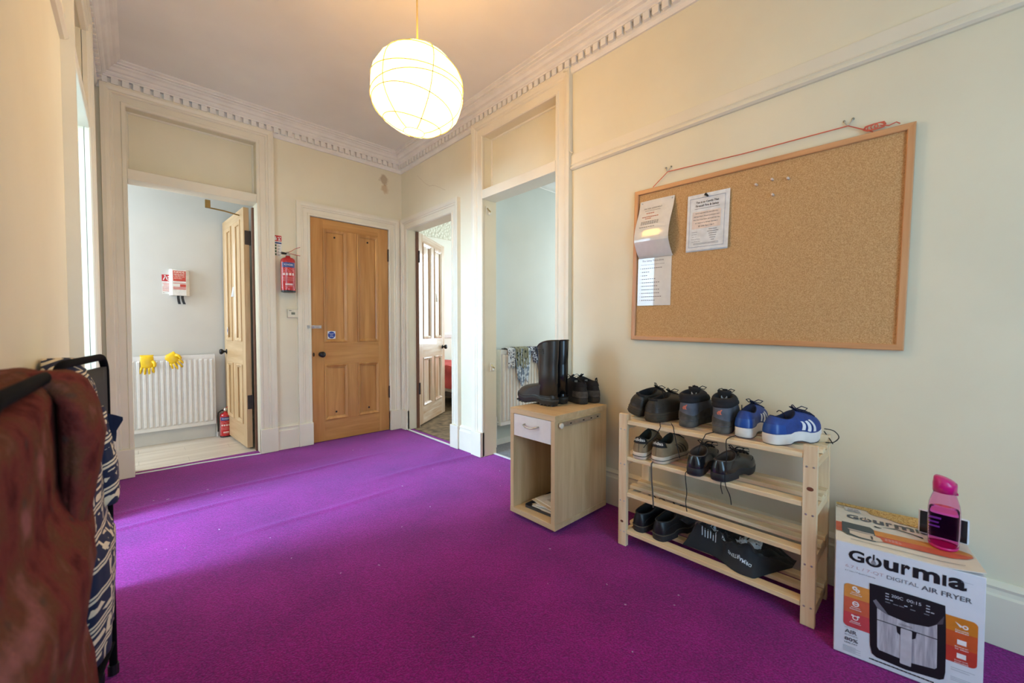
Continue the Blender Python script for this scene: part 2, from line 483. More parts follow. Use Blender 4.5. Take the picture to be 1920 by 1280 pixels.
# bedroom beyond the half open door
struct(bx('wall_bedroom_far', M_bed, XR+.13, 5.3, 5.45, 5.55, 0, 2.95))
struct(bx('wall_bedroom_left', M_bed, XR+.03, XR+.13, 4.09, 5.55, 0, 2.95))
struct(bx('wall_bedroom_window', M_bed, 5.2, 5.3, 2.85, 5.45, 0, 2.95))
m, nt, b = nmat('embossed ceiling paper')
v = coords(nt); n = N(nt, 'ShaderNodeTexVoronoi'); n.inputs['Scale'].default_value = 26
nt.links.new(v, n.inputs['Vector'])
nt.links.new(ramp(nt, n.outputs['Distance'], [(.1, lin(236, 233, 214)), (.5, lin(214, 210, 188))]), b.inputs['Base Color'])
b.inputs['Roughness'].default_value = .7; bump(nt, b, n.outputs['Distance'], .8, .02)
M_emb = m
struct(bx('ceiling_bedroom', M_white, XR+.03, 5.3, 2.85, 5.55, 2.87, 2.95))
fr = MB().box(XR+.13, 5.2, 5.42, 5.45, 2.50, 2.80); trim(fr, M_emb)
fr = MB().box(XR+.13, 5.2, 5.38, 5.45, 2.80, 2.87); trim(fr, M_white)
fr = MB().sweep([(XR+.13, 5.45, .93), (5.2, 5.45, .93)], (0, -1, 0), [(0, 0), (0, .02), (.05, .03), (.08, .0)]); trim(fr, M_white)
cb = MB().tube([(3.1, 4.2, 2.862), (3.34, 4.55, 2.862), (2.85, 4.62, 2.862)], .008); trim(cb, plain('ceiling batten', lin(150, 140, 120)))
m_bcarpet = plain('brown mottled bedroom carpet', lin(126, 104, 74), .95, var=.6, scale=14, bmp=.4)
struct(bx('floor_bedroom', m_bcarpet, XR+.05, 5.2, 2.85, 5.45, -.05, .002))
cs = MB().box(XR-.03, XR-.012, D3[0], D3[1], 0, .008); trim(cs, M_white)
cs = MB().box(XR+.10, XR+.118, D4[0], D4[1], 0, .008); trim(cs, M_white)
# bed with a red cover
bed = thing('bed', 'bed with a red cover glimpsed past the half open bedroom door', 'bed', (3.95, 4.75, 0))
m_red = plain('red quilt', lin(206, 78, 72), .8, var=.25, scale=8, bmp=.3)
q = MB()
q.grid(lambda u, w_: (-.95+u*1.9, -.5+w_*1.0, .58+.03*noise.noise(Vector((u*6, w_*5, 1)))), 16, 10)
q.grid(lambda u, w_: (-.95-.012*math.sin(w_*9), -.5+u*1.0+0*w_, .58-w_*.30+.02*noise.noise(Vector((u*9, w_*3, 4)))), 10, 6)
q.grid(lambda u, w_: (-.95+u*1.9, -.5-.012*math.sin(u*40)*w_, .58-w_*.30), 40, 4)
q.obj('quilt', m_red, bed, smooth=True)
MB().box(-.93, .93, -.47, .5, .22, .5).obj('mattress', plain('pale mattress', lin(214, 190, 170), .8), bed, bevel=.03)
dk = plain('dark bed frame', lin(58, 44, 38), .5)
MB().box(-.94, .94, -.48, .5, .17, .22).obj('bed_base', dk, bed)
for x in (-.9, .9):
    MB().box(x-.03, x+.03, -.46, -.40, 0, .17).obj('leg', dk, bed)
# room left of the hall, through the doorway
struct(bx('wall_left_room_far', M_white, -3.8, -.305, 3.7, 3.8, 0, 2.95))
struct(bx('wall_left_room_near', M_white, -3.8, -.305, 1.6, 1.7, 0, 2.95))
struct(bx('wall_left_room_window', M_white, -3.8, -3.7, 1.7, 3.7, 0, 2.95))
struct(bx('ceiling_left_room', M_white, -3.8, -.305, 1.6, 3.8, 2.87, 2.95))
struct(bx('floor_left_room', m_bcarpet, -3.7, -.30, 1.7, 3.7, -.05, .002))

# ------------------------------------------------------------------ panelled doors
m_iron = plain('black iron', lin(28, 28, 32), .35, .3)
m_hinge = plain('dark hinge steel', lin(70, 62, 58), .5, .5)
def door(name, c1, c2, w_, h, loc, rz, knob_side=1, screws=(), hinge_x=0, both=True, rough=.4, coat=.15):
    """four panel door; hinge on local x=0 when knob_side is 1, face looks to local -y"""
    wv = wood(name+' pine upright', c1, c2, 'z', rough, .5, coat); wh = wood(name+' pine cross', c1, c2, 'x', rough, .5, coat)
    root = empty(name, loc, rz); struct(root)
    t = .042
    sw, mw = .108, .10
    px = [(sw, (w_-mw)/2), ((w_+mw)/2, w_-sw)]
    pz = [(.195, .722), (.93, h-.088)]
    for x0, x1 in ((0, sw), (w_-sw, w_)):
        MB().box(x0, x1, 0, t, 0, h).obj('stile', wv, root, bevel=.0015)
    for z0, z1 in ((0, .195), (.722, .93), (h-.088, h)):
        MB().box(sw, w_-sw, .0004, t-.0004, z0, z1).obj('cross_rail', wh, root, bevel=.0015)
    for z0, z1 in pz:
        MB().box((w_-mw)/2, (w_+mw)/2, .0006, t-.0006, z0, z1).obj('muntin', wv, root, bevel=.0015)
    PR = [(0, -.012), (0, .006), (-.008, .009), (-.016, .004), (-.022, .0), (-.030, -.003), (-.030, -.012)]
    for x0, x1 in px:
        for z0, z1 in pz:
            pn = MB().box(x0, x1, .014, t-.014, z0, z1).obj('panel', wv, root)
            for side in ((0, 1) if both else (0,)):
                y = 0 if side == 0 else t; nn = (0, -1, 0) if side == 0 else (0, 1, 0)
                path = [(x0, y, z0), (x1, y, z0), (x1, y, z1), (x0, y, z1)]
                fl_ = Vector(nn).cross(Vector((1, 0, 0))).z > 0
                MB().sweep(path, nn, PR, closed=True, flip=fl_).obj('panel_molding', wv, pn)
    xk = w_-.06 if knob_side > 0 else .06
    for s in (-1, 1):
        y0 = 0 if s < 0 else t
        k = MB().lathe([(0, 0), (.024, 0), (.024, .004), (.010, .008), (.009, .024), (.020, .030), (.027, .040), (.027, .050), (.020, .058), (0, .061)], 16)
        k.xf(Matrix.Translation((xk+(.02 if knob_side < 0 else -.02), y0, .82)) @ Matrix.Rotation(-PI/2*s if s > 0 else PI/2, 4, 'X'))
        k.obj('door_knob', m_iron, root, smooth=True)
    kp = MB().prism([(math.cos(a)*.009, math.sin(a)*.019) for a in [i*PI/6 for i in range(12)]], 0, .003)
    kp.xf(Matrix.Translation((xk-.045*(1 if knob_side < 0 else -1), 0, .82)) @ Matrix.Rotation(PI/2, 4, 'X'))
    kp.obj('keyhole_plate', plain('aged bronze', lin(86, 62, 40), .4, .7), root)
    xh = w_ if knob_side < 0 else 0
    for z in (.40, h-.26):
        hb = MB().box(xh-.006, xh+.006, -.010, .034, z-.06, z+.06)
        hb.tube([(xh, -.006, z-.062), (xh, -.006, z+.062)], .008, 8)
        hb.obj('hinge', m_hinge, root)
    for sx, sz in screws:
        MB().lathe([(0, 0), (.009, 0), (.009, .004), (0, .0045)], 12).xf(Matrix.Translation((sx, .0135, sz)) @ Matrix.Rotation(PI/2, 4, 'X')).obj('screw_plug', m_iron, root)
    return root
d2 = door('door_2', lin(206, 150, 84), lin(176, 118, 56), .752, 2.082, (1.182, YB-.006, .004), 0, -1,
     screws=((.217, 1.925), (.54, 1.925), (.217, .262), (.54, .262)), both=False, coat=.3)
# slide bolt and round door sticker
m_steel = plain('brushed steel', lin(205, 205, 205), .3, .9)
bo = MB().box(-.005, .085, -.004, 0, 1.062, 1.09); bo.tube([(-.03, -.011, 1.076), (.075, -.011, 1.076)], .006)
bo.box(.02, .03, -.018, -.004, 1.064, 1.088).box(.062, .072, -.018, -.004, 1.064, 1.088).box(-.042, -.022, -.03, -.002, 1.062, 1.09)
bo.obj('slide_bolt', m_steel, d2)
def door_sticker(root, x, z, y, sgn=-1):
    sx = bx('sticker', plain('white sticker', lin(235, 238, 240), .4), x-.036, x+.036, y-.0012, y, z-.036, z+.036, root)
    bm_ = plain('sticker blue', lin(22, 62, 150), .4)
    MB().lathe([(0, 0), (.033, 0), (.033, .0006), (0, .0006)], 28).xf(Matrix.Translation((x, y-.0012, z)) @ Matrix.Rotation(PI/2, 4, 'X')).obj('sticker_disc', bm_, sx)
    tm = MB()
    for i, (s_, hw) in enumerate((('Fire door', .024), ('keep', .013), ('locked', .018))):
        zz = z+.012-i*.013
        text_in(tm, s_, x-hw, x+hw, zz-.004, zz+.005, lambda a, c: (a, y-.0022, c), .01)
    tm.obj('lettering', plain('sticker white ink', lin(240, 240, 245), .4), sx)
door_sticker(d2, 1.362-1.182, 1.0, .0125)
# kitchen door, swung open into the kitchen
d1 = door('door_1', lin(222, 190, 146), lin(196, 158, 110), .765, 2.09, (.738, 4.125, .02), math.radians(93.5), 1)
st1 = bx('sticker', plain('white sticker', lin(235, 238, 240), .4), .62, .672, .041, .0432, .985, 1.06, d1)
MB().lathe([(0, 0), (.020, 0), (.020, .001), (0, .001)], 20).xf(Matrix.Translation((.646, .0432, 1.026)) @ Matrix.Rotation(-PI/2, 4, 'X')).obj('sticker_disc', plain('sticker blue', lin(22, 62, 150)), st1)
pr = MB().grid(lambda u, w_: (.36+.03*u+.006*w_, .044+.012*math.sin(PI*u)*(.4+w_), 1.43-.09*w_), 4, 4)
pr.obj('paper_tag', plain('white paper', lin(236, 236, 234), .7), d1, solid=.0006)
# bedroom door, half open
d3 = door('door_3', lin(226, 206, 184), lin(186, 142, 100), .772, 2.065, (XR+.115, 3.802, .025), math.radians(36), 1, rough=.25, coat=.5)  # white glare on this door is put into its washed pine colours
pr = MB().grid(lambda u, w_: (.47+.025*u+.004*w_, -.004-.012*math.sin(PI*u)*(.4+w_), 1.46-.10*w_), 4, 4)
pr.obj('paper_tag', plain('white paper', lin(236, 236, 234), .7), d3, solid=.0006)
# old dark jamb edge behind the hinges
trim(MB().box(XR+.085, XR+.118, 3.803, 3.814, .0, 2.09), plain('bare jamb timber', lin(110, 72, 50), .6))
trim(MB().box(.748, .7615, 4.05, 4.088, .0, 2.10), plain('bare jamb timber', lin(110, 72, 50), .6))
# door closer arm in the kitchen doorway
dc = thing('door_closer', 'brass door closer arm at the top of the open kitchen door', 'door closer', (.45, 4.10, 2.045))
m_brass = plain('dull brass', lin(150, 122, 72), .4, .7)
MB().box(-.018, .018, -.008, .012, 0, .065).obj('bracket', m_brass, dc, bevel=.003)
MB().tube([(0, .016, .008), (.12, .06, .012), (.27, .18, .02)], .006).obj('arm', m_brass, dc)
# latch keeps on the far jamb of the study doorway
for i, (x, z, lb) in enumerate(((2.14, 2.03, 'painted latch keep high on the study door jamb'), (2.18, .74, 'small latch keep low on the study door jamb'))):
    t = thing('latch_keep', lb, 'latch', (x, D4[1], z))
    MB().box(-.022, .022, -.004, 0, -.035, .035).obj('plate', M_trim, t, bevel=.002)
    MB().tube([(-.014, -.006, .02), (-.010, -.016, .005), (.010, -.016, -.005), (.012, -.006, -.02)], .005).obj('hasp', plain('brass screw', lin(176, 150, 96), .4, .6), t)
    MB().lathe([(0, 0), (.010, 0), (.010, .010), (0, .012)], 10).xf(Matrix.Translation((.012, -.004, -.018)) @ Matrix.Rotation(PI/2, 4, 'X')).obj('knob', M_trim, t)

# ------------------------------------------------------------------ radiators
m_rad = plain('radiator enamel', lin(232, 229, 223), .3, var=.04)
def radiator(name, label, w_, h, loc, rz, valve_side):
    r = thing(name, label, 'radiator', loc, rz)
    nr = max(3, round(w_/.0415)); m = MB()
    xs = []
    for i in range(nr):
        x0 = .012+(w_-.024)*i/nr; p = (w_-.024)/nr
        xs += [(x0, 0), (x0+p*.30, 0), (x0+p*.46, .013), (x0+p*.84, .013)]
    xs.append((w_-.012, 0))
    zs = [(.03, 0), (.045, 1), (h-.045, 1), (h-.03, 0)]
    rings = [[(x, -d*k, z) for x, d in xs] for z, k in zs]
    m.loft(rings, False, False, closed=False)
    m.box(0, w_, -.004, .0, 0, .032); m.box(0, w_, -.004, .0, h-.032, h)
    m.box(.0, w_, .002, .012, 0.005, h-.005)
    m.obj('front_panel', m_rad, r)
    g = MB()
    g.box(0, w_, -.003, .003, h-.002, h+.006).box(0, w_, .055, .061, h-.002, h+.006)
    for i in range(int(w_/.03)): g.box(.01+i*.03, .016+i*.03, .0, .058, h, h+.005)
    g.obj('top_grille', m_rad, r)
    for x in (-.006, w_):
        MB().box(x, x+.006, -.005, .062, 0, h+.006).obj('side_cover', m_rad, r, bevel=.002)
    MB().box(.0, w_, .048, .056, .01, h-.01).obj('rear_panel', m_rad, r)
    vx = w_+.018 if valve_side > 0 else -.03
    vm = MB().tube([(vx-.03*valve_side, .03, .03), (vx+.006*valve_side, .03, .03)], .010).tube([(vx, .03, .0), (vx, .03, .085)], [.011, .011], 10)
    vm.obj('valve', m_rad, r, smooth=False)
    MB().tube([(vx, .03, .03), (vx, .03, -loc[2])], .0075).obj('pipe', m_rad, r)
    for x in (w_*.25, w_*.75):
        MB().box(x-.015, x+.015,   .056, .080, .05, h-.05).obj('bracket', m_rad, r)
    return r
r1 = radiator('radiator', 'white panel radiator under the yellow rubber gloves in the kitchen', .86, .672, (-.305, 4.825, .137), 0, 1)
r2 = radiator('radiator', 'white panel radiator hung with drying underwear in the study', .90, .672, (2.365, 2.663, .195), 0, -1)
wr2 = MB().tube([(2.335, 2.70, .17), (2.33, 2.715, .10), (2.34, 2.72, .01)], .003)
tag(wr2.obj('cable', plain('grey cable', lin(90, 90, 95), .6)), 'thin grey cable hanging below the study radiator valve', 'cable')
# ------------------------------------------------------------------ pendant lantern
lp = (.971, 1.67, 2.150)
R0 = .212
lan = thing('paper_lantern', 'lit round white paper lantern hanging from the ceiling', 'lamp', lp)
m, nt, b = nmat('lit rice paper')
v = coords(nt)
sep = N(nt, 'ShaderNodeSeparateXYZ'); nt.links.new(v, sep.inputs[0])
n = N(nt, 'ShaderNodeTexNoise'); n.inputs['Scale'].default_value = 9; n.inputs['Detail'].default_value = 5
nt.links.new(v, n.inputs['Vector'])
b.inputs['Base Color'].default_value = lin(250, 240, 210)
b.inputs['Roughness'].default_value = .8
zf = math_n(nt, 'DIVIDE', math_n(nt, 'ADD', sep.outputs[2], R0), 2*R0)
nt.links.new(ramp(nt, zf, [(0, (1, .54, .12, 1)), (1, (1, .52, .10, 1))]), b.inputs['Emission Color'])
st_ = math_n(nt, 'MULTIPLY', ramp(nt, zf, [(0, (.6, .6, .6, 1)), (.3, (1, 1, 1, 1)), (.8, (.9, .9, .9, 1)), (.88, (.5, .5, .5, 1)), (1, (.2, .2, .2, 1))]), LANTERN)
st_ = math_n(nt, 'MULTIPLY', st_, math_n(nt, 'ADD', .8, math_n(nt, 'MULTIPLY', n.outputs[0], .4)))
nt.links.new(st_, b.inputs['Emission Strength'])
M_paper = m
tilt = Matrix.Rotation(math.radians(13), 4, Vector((.685, -.729, 0)).cross(Vector((0, 0, 1))).normalized() * -1) @ Matrix.Rotation(math.radians(-7), 4, Vector((.685, .729, 0)))
random.seed(11)
def lan_pt(th, ph, k=1.0):   # th from top 0..pi
    r = R0*(1+.018*math.sin(3*ph+1.3)*math.sin(th)+.012*math.sin(7*th))*k
    z = r*.885*math.cos(th)
    return V(r*math.sin(th)*math.cos(ph), r*math.sin(th)*math.sin(ph), z)
NT, NP = 14, 16
sh = MB(); rings = []
for i in range(NT+1):
    th = .30+(PI-.52)*i/NT
    rings.append([lan_pt(th, 2*PI*j/NP+.02*i) for j in range(NP)])
sh.loft(rings, False, False); sh.xf(tilt)
sh.obj('paper_shade', M_paper, lan, solid=.0008)
m_rib = plain('bamboo rib', lin(190, 160, 92), .6)
for k in range(6):
    rb = MB(); ph0 = k*1.9; pts = []
    for i in range(49):
        a = 2*PI*i/48; th = .62+k*.37+.15*math.sin(a+ph0)
        pts.append(tilt @ lan_pt(th, a, 1.004))
    rb.tube(pts, .0020, 5).obj('wire_rib', m_rib, lan)
for th in (.30, PI-.22):
    MB().tube([tilt @ lan_pt(th, 2*PI*i/32, 1.003) for i in range(33)], .0018, 6).obj('wire_ring', m_rib, lan)
for k in range(6):
    pts = [tilt @ lan_pt(.3+(PI-.52)*i/20, k*PI/3+.3, 1.003) for i in range(21)]
    MB().tube(pts, .0024, 4).obj('paper_seam', plain('glued seam', lin(226, 200, 130), .7), lan)
MB().tube([tilt @ lan_pt(.3, 2.4), (0, 0, R0*.885+.006), tilt @ lan_pt(.3, 2.4+PI)], .002, 5).obj('spreader', m_rib, lan)
MB().tube([(0, 0, R0*.86-.03), (0, 0, ZC-lp[2])], .0042, 8).obj('cord', plain('ivory flex', lin(214, 186, 120), .5), lan)
MB().lathe([(0, -.03), (.045, -.025), (.05, 0), (0, 0)], 20, (0, 0, ZC-lp[2])).obj('ceiling_rose', M_corn, lan, smooth=True)
MB().lathe([(.02, .05), (.02, .0), (.016, -.005)], 14, (0, 0, R0-.09)).obj('lamp_holder', M_white, lan)
MB().lathe([(0, .0), (.014, .0), (.016, -.02), (.028, -.05), (.030, -.07), (.022, -.09), (0, -.098)], 16, (0, 0, R0-.09)).obj('bulb', M_paper, lan, smooth=True)

# ------------------------------------------------------------------ fire extinguishers
m_er = plain('extinguisher red', lin(190, 24, 30), .25, var=.08, coat=.5)
m_black = plain('black plastic', lin(20, 20, 22), .4)
m_lab_blue = plain('label blue', lin(36, 66, 128), .4)
m_lab_white = plain('label white', lin(228, 218, 216), .45)
m_lab_pink = plain('label print red', lin(222, 128, 122), .45)
def extinguisher(label, loc, r, hb, face, hose, lever, word):
    t = thing('fire_extinguisher', label, 'fire extinguisher', loc)
    MB().lathe([(r*.86, 0), (r*.97, .004), (r, .02), (r, hb-.035), (r*.93, hb-.016), (r*.7, hb-.004), (r*.35, hb+.002), (r*.30, hb+.014), (0, hb+.014)], 28).obj('cylinder', m_er, t, smooth=True)
    MB().lathe([(r*.9, -.001), (r*.99, .001), (r*1.0, .012), (r*.98, .014)], 28).obj('base_ring', m_black, t)
    # printed label wrapped round the body; face = bearing of the label centre
    def cyl(a, z, k): return (r*k*math.cos(face+a/r), r*k*math.sin(face+a/r), z)
    def band(name, a0, a1, z0, z1, k, mat, par=None):
        return MB().grid(lambda u, w_: cyl(a0+(a1-a0)*u, z0+(z1-z0)*w_, k), 10, 1).obj(name, mat, par or t)
    lb = band('label', -r*1.05, r*1.05, hb*.10, hb*.86, 1.004, m_er)
    for s in (-1, 1): band('label_border', s*r*1.0-.0015, s*r*1.0+.0015, hb*.10, hb*.86, 1.008, m_lab_white, lb)
    band('label_band', -r*.98, r*.98, hb*.70, hb*.84, 1.007, m_lab_blue, lb)
    tm = MB(); text_in(tm, word, -r*.62, r*.62, hb*.745, hb*.80, lambda a, c: cyl(a, c, 1.012), .012); tm.obj('lettering', m_lab_white, lb)
    tm = MB()
    for i, z in enumerate((.655, .625, .595, .565)):
        for k in range(9):
            if (i*5+k*3) % 4: tm.grid(lambda u, w_: cyl(-r*.85+(k+u*.8)*r*.19, hb*(z+w_*.012), 1.009), 2, 1)
    for i in range(6):
        tm.grid(lambda u, w_: cyl(-r*.85+u*r*1.7, hb*(.42-i*.022+w_*.007), 1.009), 8, 1)
    tm.grid(lambda u, w_: cyl(-r*.5+u*r*1.2, hb*(.15+w_*.012), 1.009), 6, 1)
    tm.obj('small_print', m_lab_pink, lb)
    tm = MB()
    for k in range(4):
        tm.grid(lambda u, w_: cyl(-r*.8+(k+u*.72)*r*.42, hb*(.47+w_*.07), 1.010), 3, 1)
    tm.grid(lambda u, w_: cyl(-r*.45+u*r*1.0, hb*(.19+w_*.05), 1.010), 6, 1)
    tm.obj('pictograms', plain('label print cream', lin(236, 206, 198), .5), lb)
    z = hb+.014
    MB().lathe([(.017, 0), (.017, .02), (.012, .024), (.012, .034), (0, .035)], 12, (0, 0, z)).obj('valve', plain('nickel', lin(196, 190, 178), .3, .8), t, smooth=True)
    d = Vector((math.cos(lever), math.sin(lever), 0))
    for dz, nm in ((.040, 'lever'), (.022, 'carry_handle')):
        up = .045 if nm == 'lever' else -.012
        pts = [V(0, 0, z+dz*.7)-d*.012, V(0, 0, z+dz)+d*.02, V(0, 0, z+dz+up*.6)+d*.055, V(0, 0, z+dz+up)+d*.095]
        MB().loft([[p+V(-d.y, d.x, 0)*.006+V(0, 0, .002), p-V(-d.y, d.x, 0)*.006+V(0, 0, .002), p-V(-d.y, d.x, 0)*.006-V(0, 0, .002), p+V(-d.y, d.x, 0)*.006-V(0, 0, .002)] for p in pts]).obj(nm, m_er, t)
    h = Vector((math.cos(hose), math.sin(hose), 0))
    if hb > .26:
        MB().tube([V(0, 0, z+.018), V(0, 0, z+.018)+h*.03, V(0, 0, z+.018)+h*.055], [.006, .010, .011], 10).obj('nozzle', m_black, t)
    else:
        MB().tube([V(0, 0, z+.012), V(0, 0, z+.014)+h*.03, V(0, 0, z-.005)+h*(r+.012), V(0, 0, z-.04)+h*(r+.016), V(0, 0, hb*.25)+h*(r+.014)], .007, 8).obj('hose', m_black, t)
    return t
e1 = extinguisher('red fire extinguisher hung on the cream wall beside the brown door', (.975, YB-.085, 1.378), .057, .298, math.radians(-100), math.radians(195), math.radians(-12), 'POWDER')
MB().box(-.02, .02, .05, .085, .20, .26).obj('wall_bracket', m_black, e1)
e2 = extinguisher('red fire extinguisher standing on the kitchen floor by the radiator', (.632, 4.80, .0025), .047, .235, math.radians(-95), math.radians(190), math.radians(15), 'POWDER')

# ------------------------------------------------------------------ signs
m_sred = plain('sign red', lin(200, 36, 44), .45)
m_swhite = plain('sign white', lin(232, 228, 220), .45)
m_ink = plain('black print', lin(34, 32, 34), .6)
m_green = plain('pictogram green', lin(64, 92, 60), .6)
def sign_on_back(label, x0, x1, z0, z1, y):
    t = thing('safety_sign', label, 'sign', (x0, y, z0)); w_, h = x1-x0, z1-z0
    MB().box(0, w_, -.0015, 0, 0, h).obj('board', m_swhite, t)
    return t, w_, h
t, w_, h = sign_on_back('narrow extinguisher instruction sign on the wall above the hung extinguisher', .888, .947, 1.695, 1.872, YB)
MB().box(0, w_, -.0025, -.0015, h*.72, h).obj('red_header', m_sred, t)
pg = MB()
pg.box(w_*.10, w_*.38, -.0032, -.0025, h*.76, h*.88).box(w_*.17, w_*.30, -.0032, -.0025, h*.88, h*.95)
pg.lathe([(0, 0), (w_*.13, 0), (w_*.13, .0007), (0, .0007)], 12, (0, 0, 0)) if 0 else None
for q in ((.58, .90), (.72, .84), (.82, .92), (.62, .78), (.80, .78)): pg.box(w_*(q[0]-.07), w_*(q[0]+.07), -.0032, -.0025, h*(q[1]-.025), h*(q[1]+.025))
pg.obj('pictogram', m_swhite, t)
MB().box(0, w_, -.0025, -.0015, h*.60, h*.67).obj('blue_band', m_lab_blue, t)
pg = MB()
for i in range(4): pg.box(w_*.04, w_*.34, -.0025, -.0015, h*(.46-i*.145), h*(.56-i*.145))
pg.obj('green_symbols', m_green, t)
pg = MB()
for i in range(4):
    for j in range(2): pg.box(w_*.46, w_*(.92-.1*((i+j) % 3)), -.0025, -.0015, h*(.50-i*.145-j*.04), h*(.515-i*.145-j*.04))
pg.obj('small_print', plain('grey print', lin(120, 116, 110), .6), t)
t, w_, h = sign_on_back('red and white fire blanket sign on the kitchen wall left of the blanket case', .187, .262, 1.385, 1.563, 4.91)
MB().box(0, w_, -.0025, -.0015, h*.66, h).obj('red_header', m_sred, t)
pg = MB()
pg.tube([(w_*.15, -.003, h*.72), (w_*.28, -.003, h*.86), (w_*.42, -.003, h*.90), (w_*.50, -.003, h*.74)], .004, 6)
for q in ((.30, .94), (.62, .90), (.66, .80), (.62, .72)): pg.box(w_*(q[0]-.07), w_*(q[0]+.07), -.0034, -.0025, h*(q[1]-.03), h*(q[1]+.03))
pg.obj('pictogram', m_swhite, t)
pg = MB()
for i in range(7): pg.box(w_*(.06+.1*(i in (1, 2))), w_*(.94-.12*(i % 3)), -.0025, -.0015, h*(.54-i*.065), h*(.565-i*.065))
pg.obj('small_print', m_lab_pink, t)
pg = MB().box(w_*.1, w_*.2, -.0025, -.0015, h*.06, h*.075).box(w_*.72, w_*.8, -.0025, -.0015, h*.05, h*.09); pg.obj('footer_marks', m_ink, t)
# fire blanket case
t = thing('fire_blanket_case', 'white wall case with red print and two black pull straps', 'fire blanket', (.238, 4.91, 1.372))
w_, h, d = .150, .242, .05
prof = [(0, 0), (.004, -d*.8), (.02, -d), (w_-.03, -d), (w_-.006, -d*.75), (w_, 0)]
MB().loft([[(x, y, z) for x, y in prof] for z in (0, h)]).obj('case', m_swhite, t, bevel=.003)
yy = -d-.0008
m_bred = plain('blanket print red', lin(206, 74, 58), .5)
rp = MB().box(.026, w_-.032, yy, -d, h*.55, h*.95); rp.box(.075, w_-.032, yy, -d, h*.34, h*.44)
for z in (.46, .31, .27, .235): rp.box(.026, w_-.032, yy, -d, h*z, h*(z+.022))
rp.obj('red_print', m_bred, t)
tm = MB(); P = lambda a, c: (a, yy-.0008, c)
text_in(tm, 'KIDDE', .033, w_-.04, h*.86, h*.93, P, .02); text_in(tm, 'FIRE BLANKET', .033, w_-.04, h*.765, h*.835, P, .01)
text_in(tm, 'COUVERTURE', .033, w_-.04, h*.70, h*.745, P, 0); text_in(tm, 'ANTI-FEU', .033, w_-.06, h*.635, h*.68, P, 0)
tm.obj('lettering', plain('cream print', lin(246, 222, 206), .5), t)
for i, x in enumerate((.052, .082)):
    MB().loft([[(x+dx, y, z), (x+dx+.020, y, z), (x+dx+.020, y+.003, z), (x+dx, y+.003, z)] for dx, y, z in ((0, -.03, .01), (.0, -.031, -.02), (.003+.002*i, -.033, -.05), (.008+.006*i, -.030, -.078))]).obj('pull_strap', m_black, t)
# thermostat
t = thing('thermostat', 'small white thermostat box with grey display beside the brown door', 'thermostat', (.982, YB, 1.162))
MB().box(0, .084, -.026, 0, 0, .074).obj('body', plain('ivory plastic', lin(228, 220, 196), .4), t, bevel=.004)
MB().box(.028, .058, -.0268, -.0255, .026, .046).obj('display', plain('lcd grey', lin(120, 124, 104), .3), t)
MB().box(.010, .03, -.0268, -.0255, .058, .062).obj('printed_mark', m_ink, t)

# ------------------------------------------------------------------ cables, pipe cover
tag(MB().tube([(2.055, 1.70, 2.722), (2.056, 1.672, 2.715), (2.066, 1.662, 2.66), (2.072, 1.66, 2.50), (2.070, 1.66, 2.30), (2.066, 1.655, 2.205), (2.068, 1.635, 2.186)], .0045, 6).obj('cable', M_trim, smooth=True),
    'cream painted cable clipped down the study door casing', 'cable')
tag(bx('pipe_cover', M_white, XR-.055, XR-.027, 1.372, 1.398, .0, .24, bevel=.003), 'short white pipe cover at the skirting behind the beech cabinet', 'pipe cover')

# ------------------------------------------------------------------ cork board
ang = .0206
cb = thing('cork_board', 'large cork notice board in a pale wood frame on the right wall', 'notice board', (XR-.006, .641, 1.401), rot=(ang, 0, 0))
# local: x depth (towards room negative), y along wall, z up
m, nt, b = nmat('cork')
v = coords(nt)
n = N(nt, 'ShaderNodeTexNoise'); n.inputs['Scale'].default_value = 260; n.inputs['Detail'].default_value = 3
n2 = N(nt, 'ShaderNodeTexVoronoi'); n2.inputs['Scale'].default_value = 300
nt.links.new(v, n.inputs['Vector']); nt.links.new(v, n2.inputs['Vector'])
f = math_n(nt, 'ADD', math_n(nt, 'MULTIPLY', n.outputs[0], .7), math_n(nt, 'MULTIPLY', n2.outputs['Distance'], .45))
nt.links.new(ramp(nt, f, [(.34, lin(174, 130, 80)), (.54, lin(200, 154, 100)), (.74, lin(214, 174, 122))]), b.inputs['Base Color'])
b.inputs['Roughness'].default_value = .85; bump(nt, b, f, .3, .002)
bw, bh = 1.122, .832
MB().box(-.006, .004, -bw/2+.01, bw/2-.01, -bh/2+.01, bh/2-.01).obj('cork_sheet', m, cb)
m_fr = [wood('board frame wood y', lin(222, 168, 118), lin(200, 142, 92), 'y', .4, .6), wood('board frame wood z', lin(222, 168, 118), lin(200, 142, 92), 'z', .4, .6)]
fp = [(0, 0), (0, -.016), (.003, -.018), (.020, -.018), (.023, -.015), (.023, 0)]
def frame_bar(p, q, inw, mat):     # mitred bar
    p, q, inw = Vector(p), Vector(q), Vector(inw); d = (q-p).normalized(); r0 = []; r1 = []
    for a, bb in fp:
        r0.append(p+inw*a+d*a+V(bb, 0, 0)); r1.append(q+inw*a-d*a+V(bb, 0, 0))
    MB().loft([r0, r1]).obj('frame_bar', mat, cb)
A, B, C_, D_ = (0, -bw/2, -bh/2), (0, bw/2, -bh/2), (0, bw/2, bh/2), (0, -bw/2, bh/2)
frame_bar(A, B, (0, 0, 1), m_fr[0]); frame_bar(B, C_, (0, -1, 0), m_fr[1]); frame_bar(C_, D_, (0, 0, -1), m_fr[0]); frame_bar(D_, A, (0, 1, 0), m_fr[1])
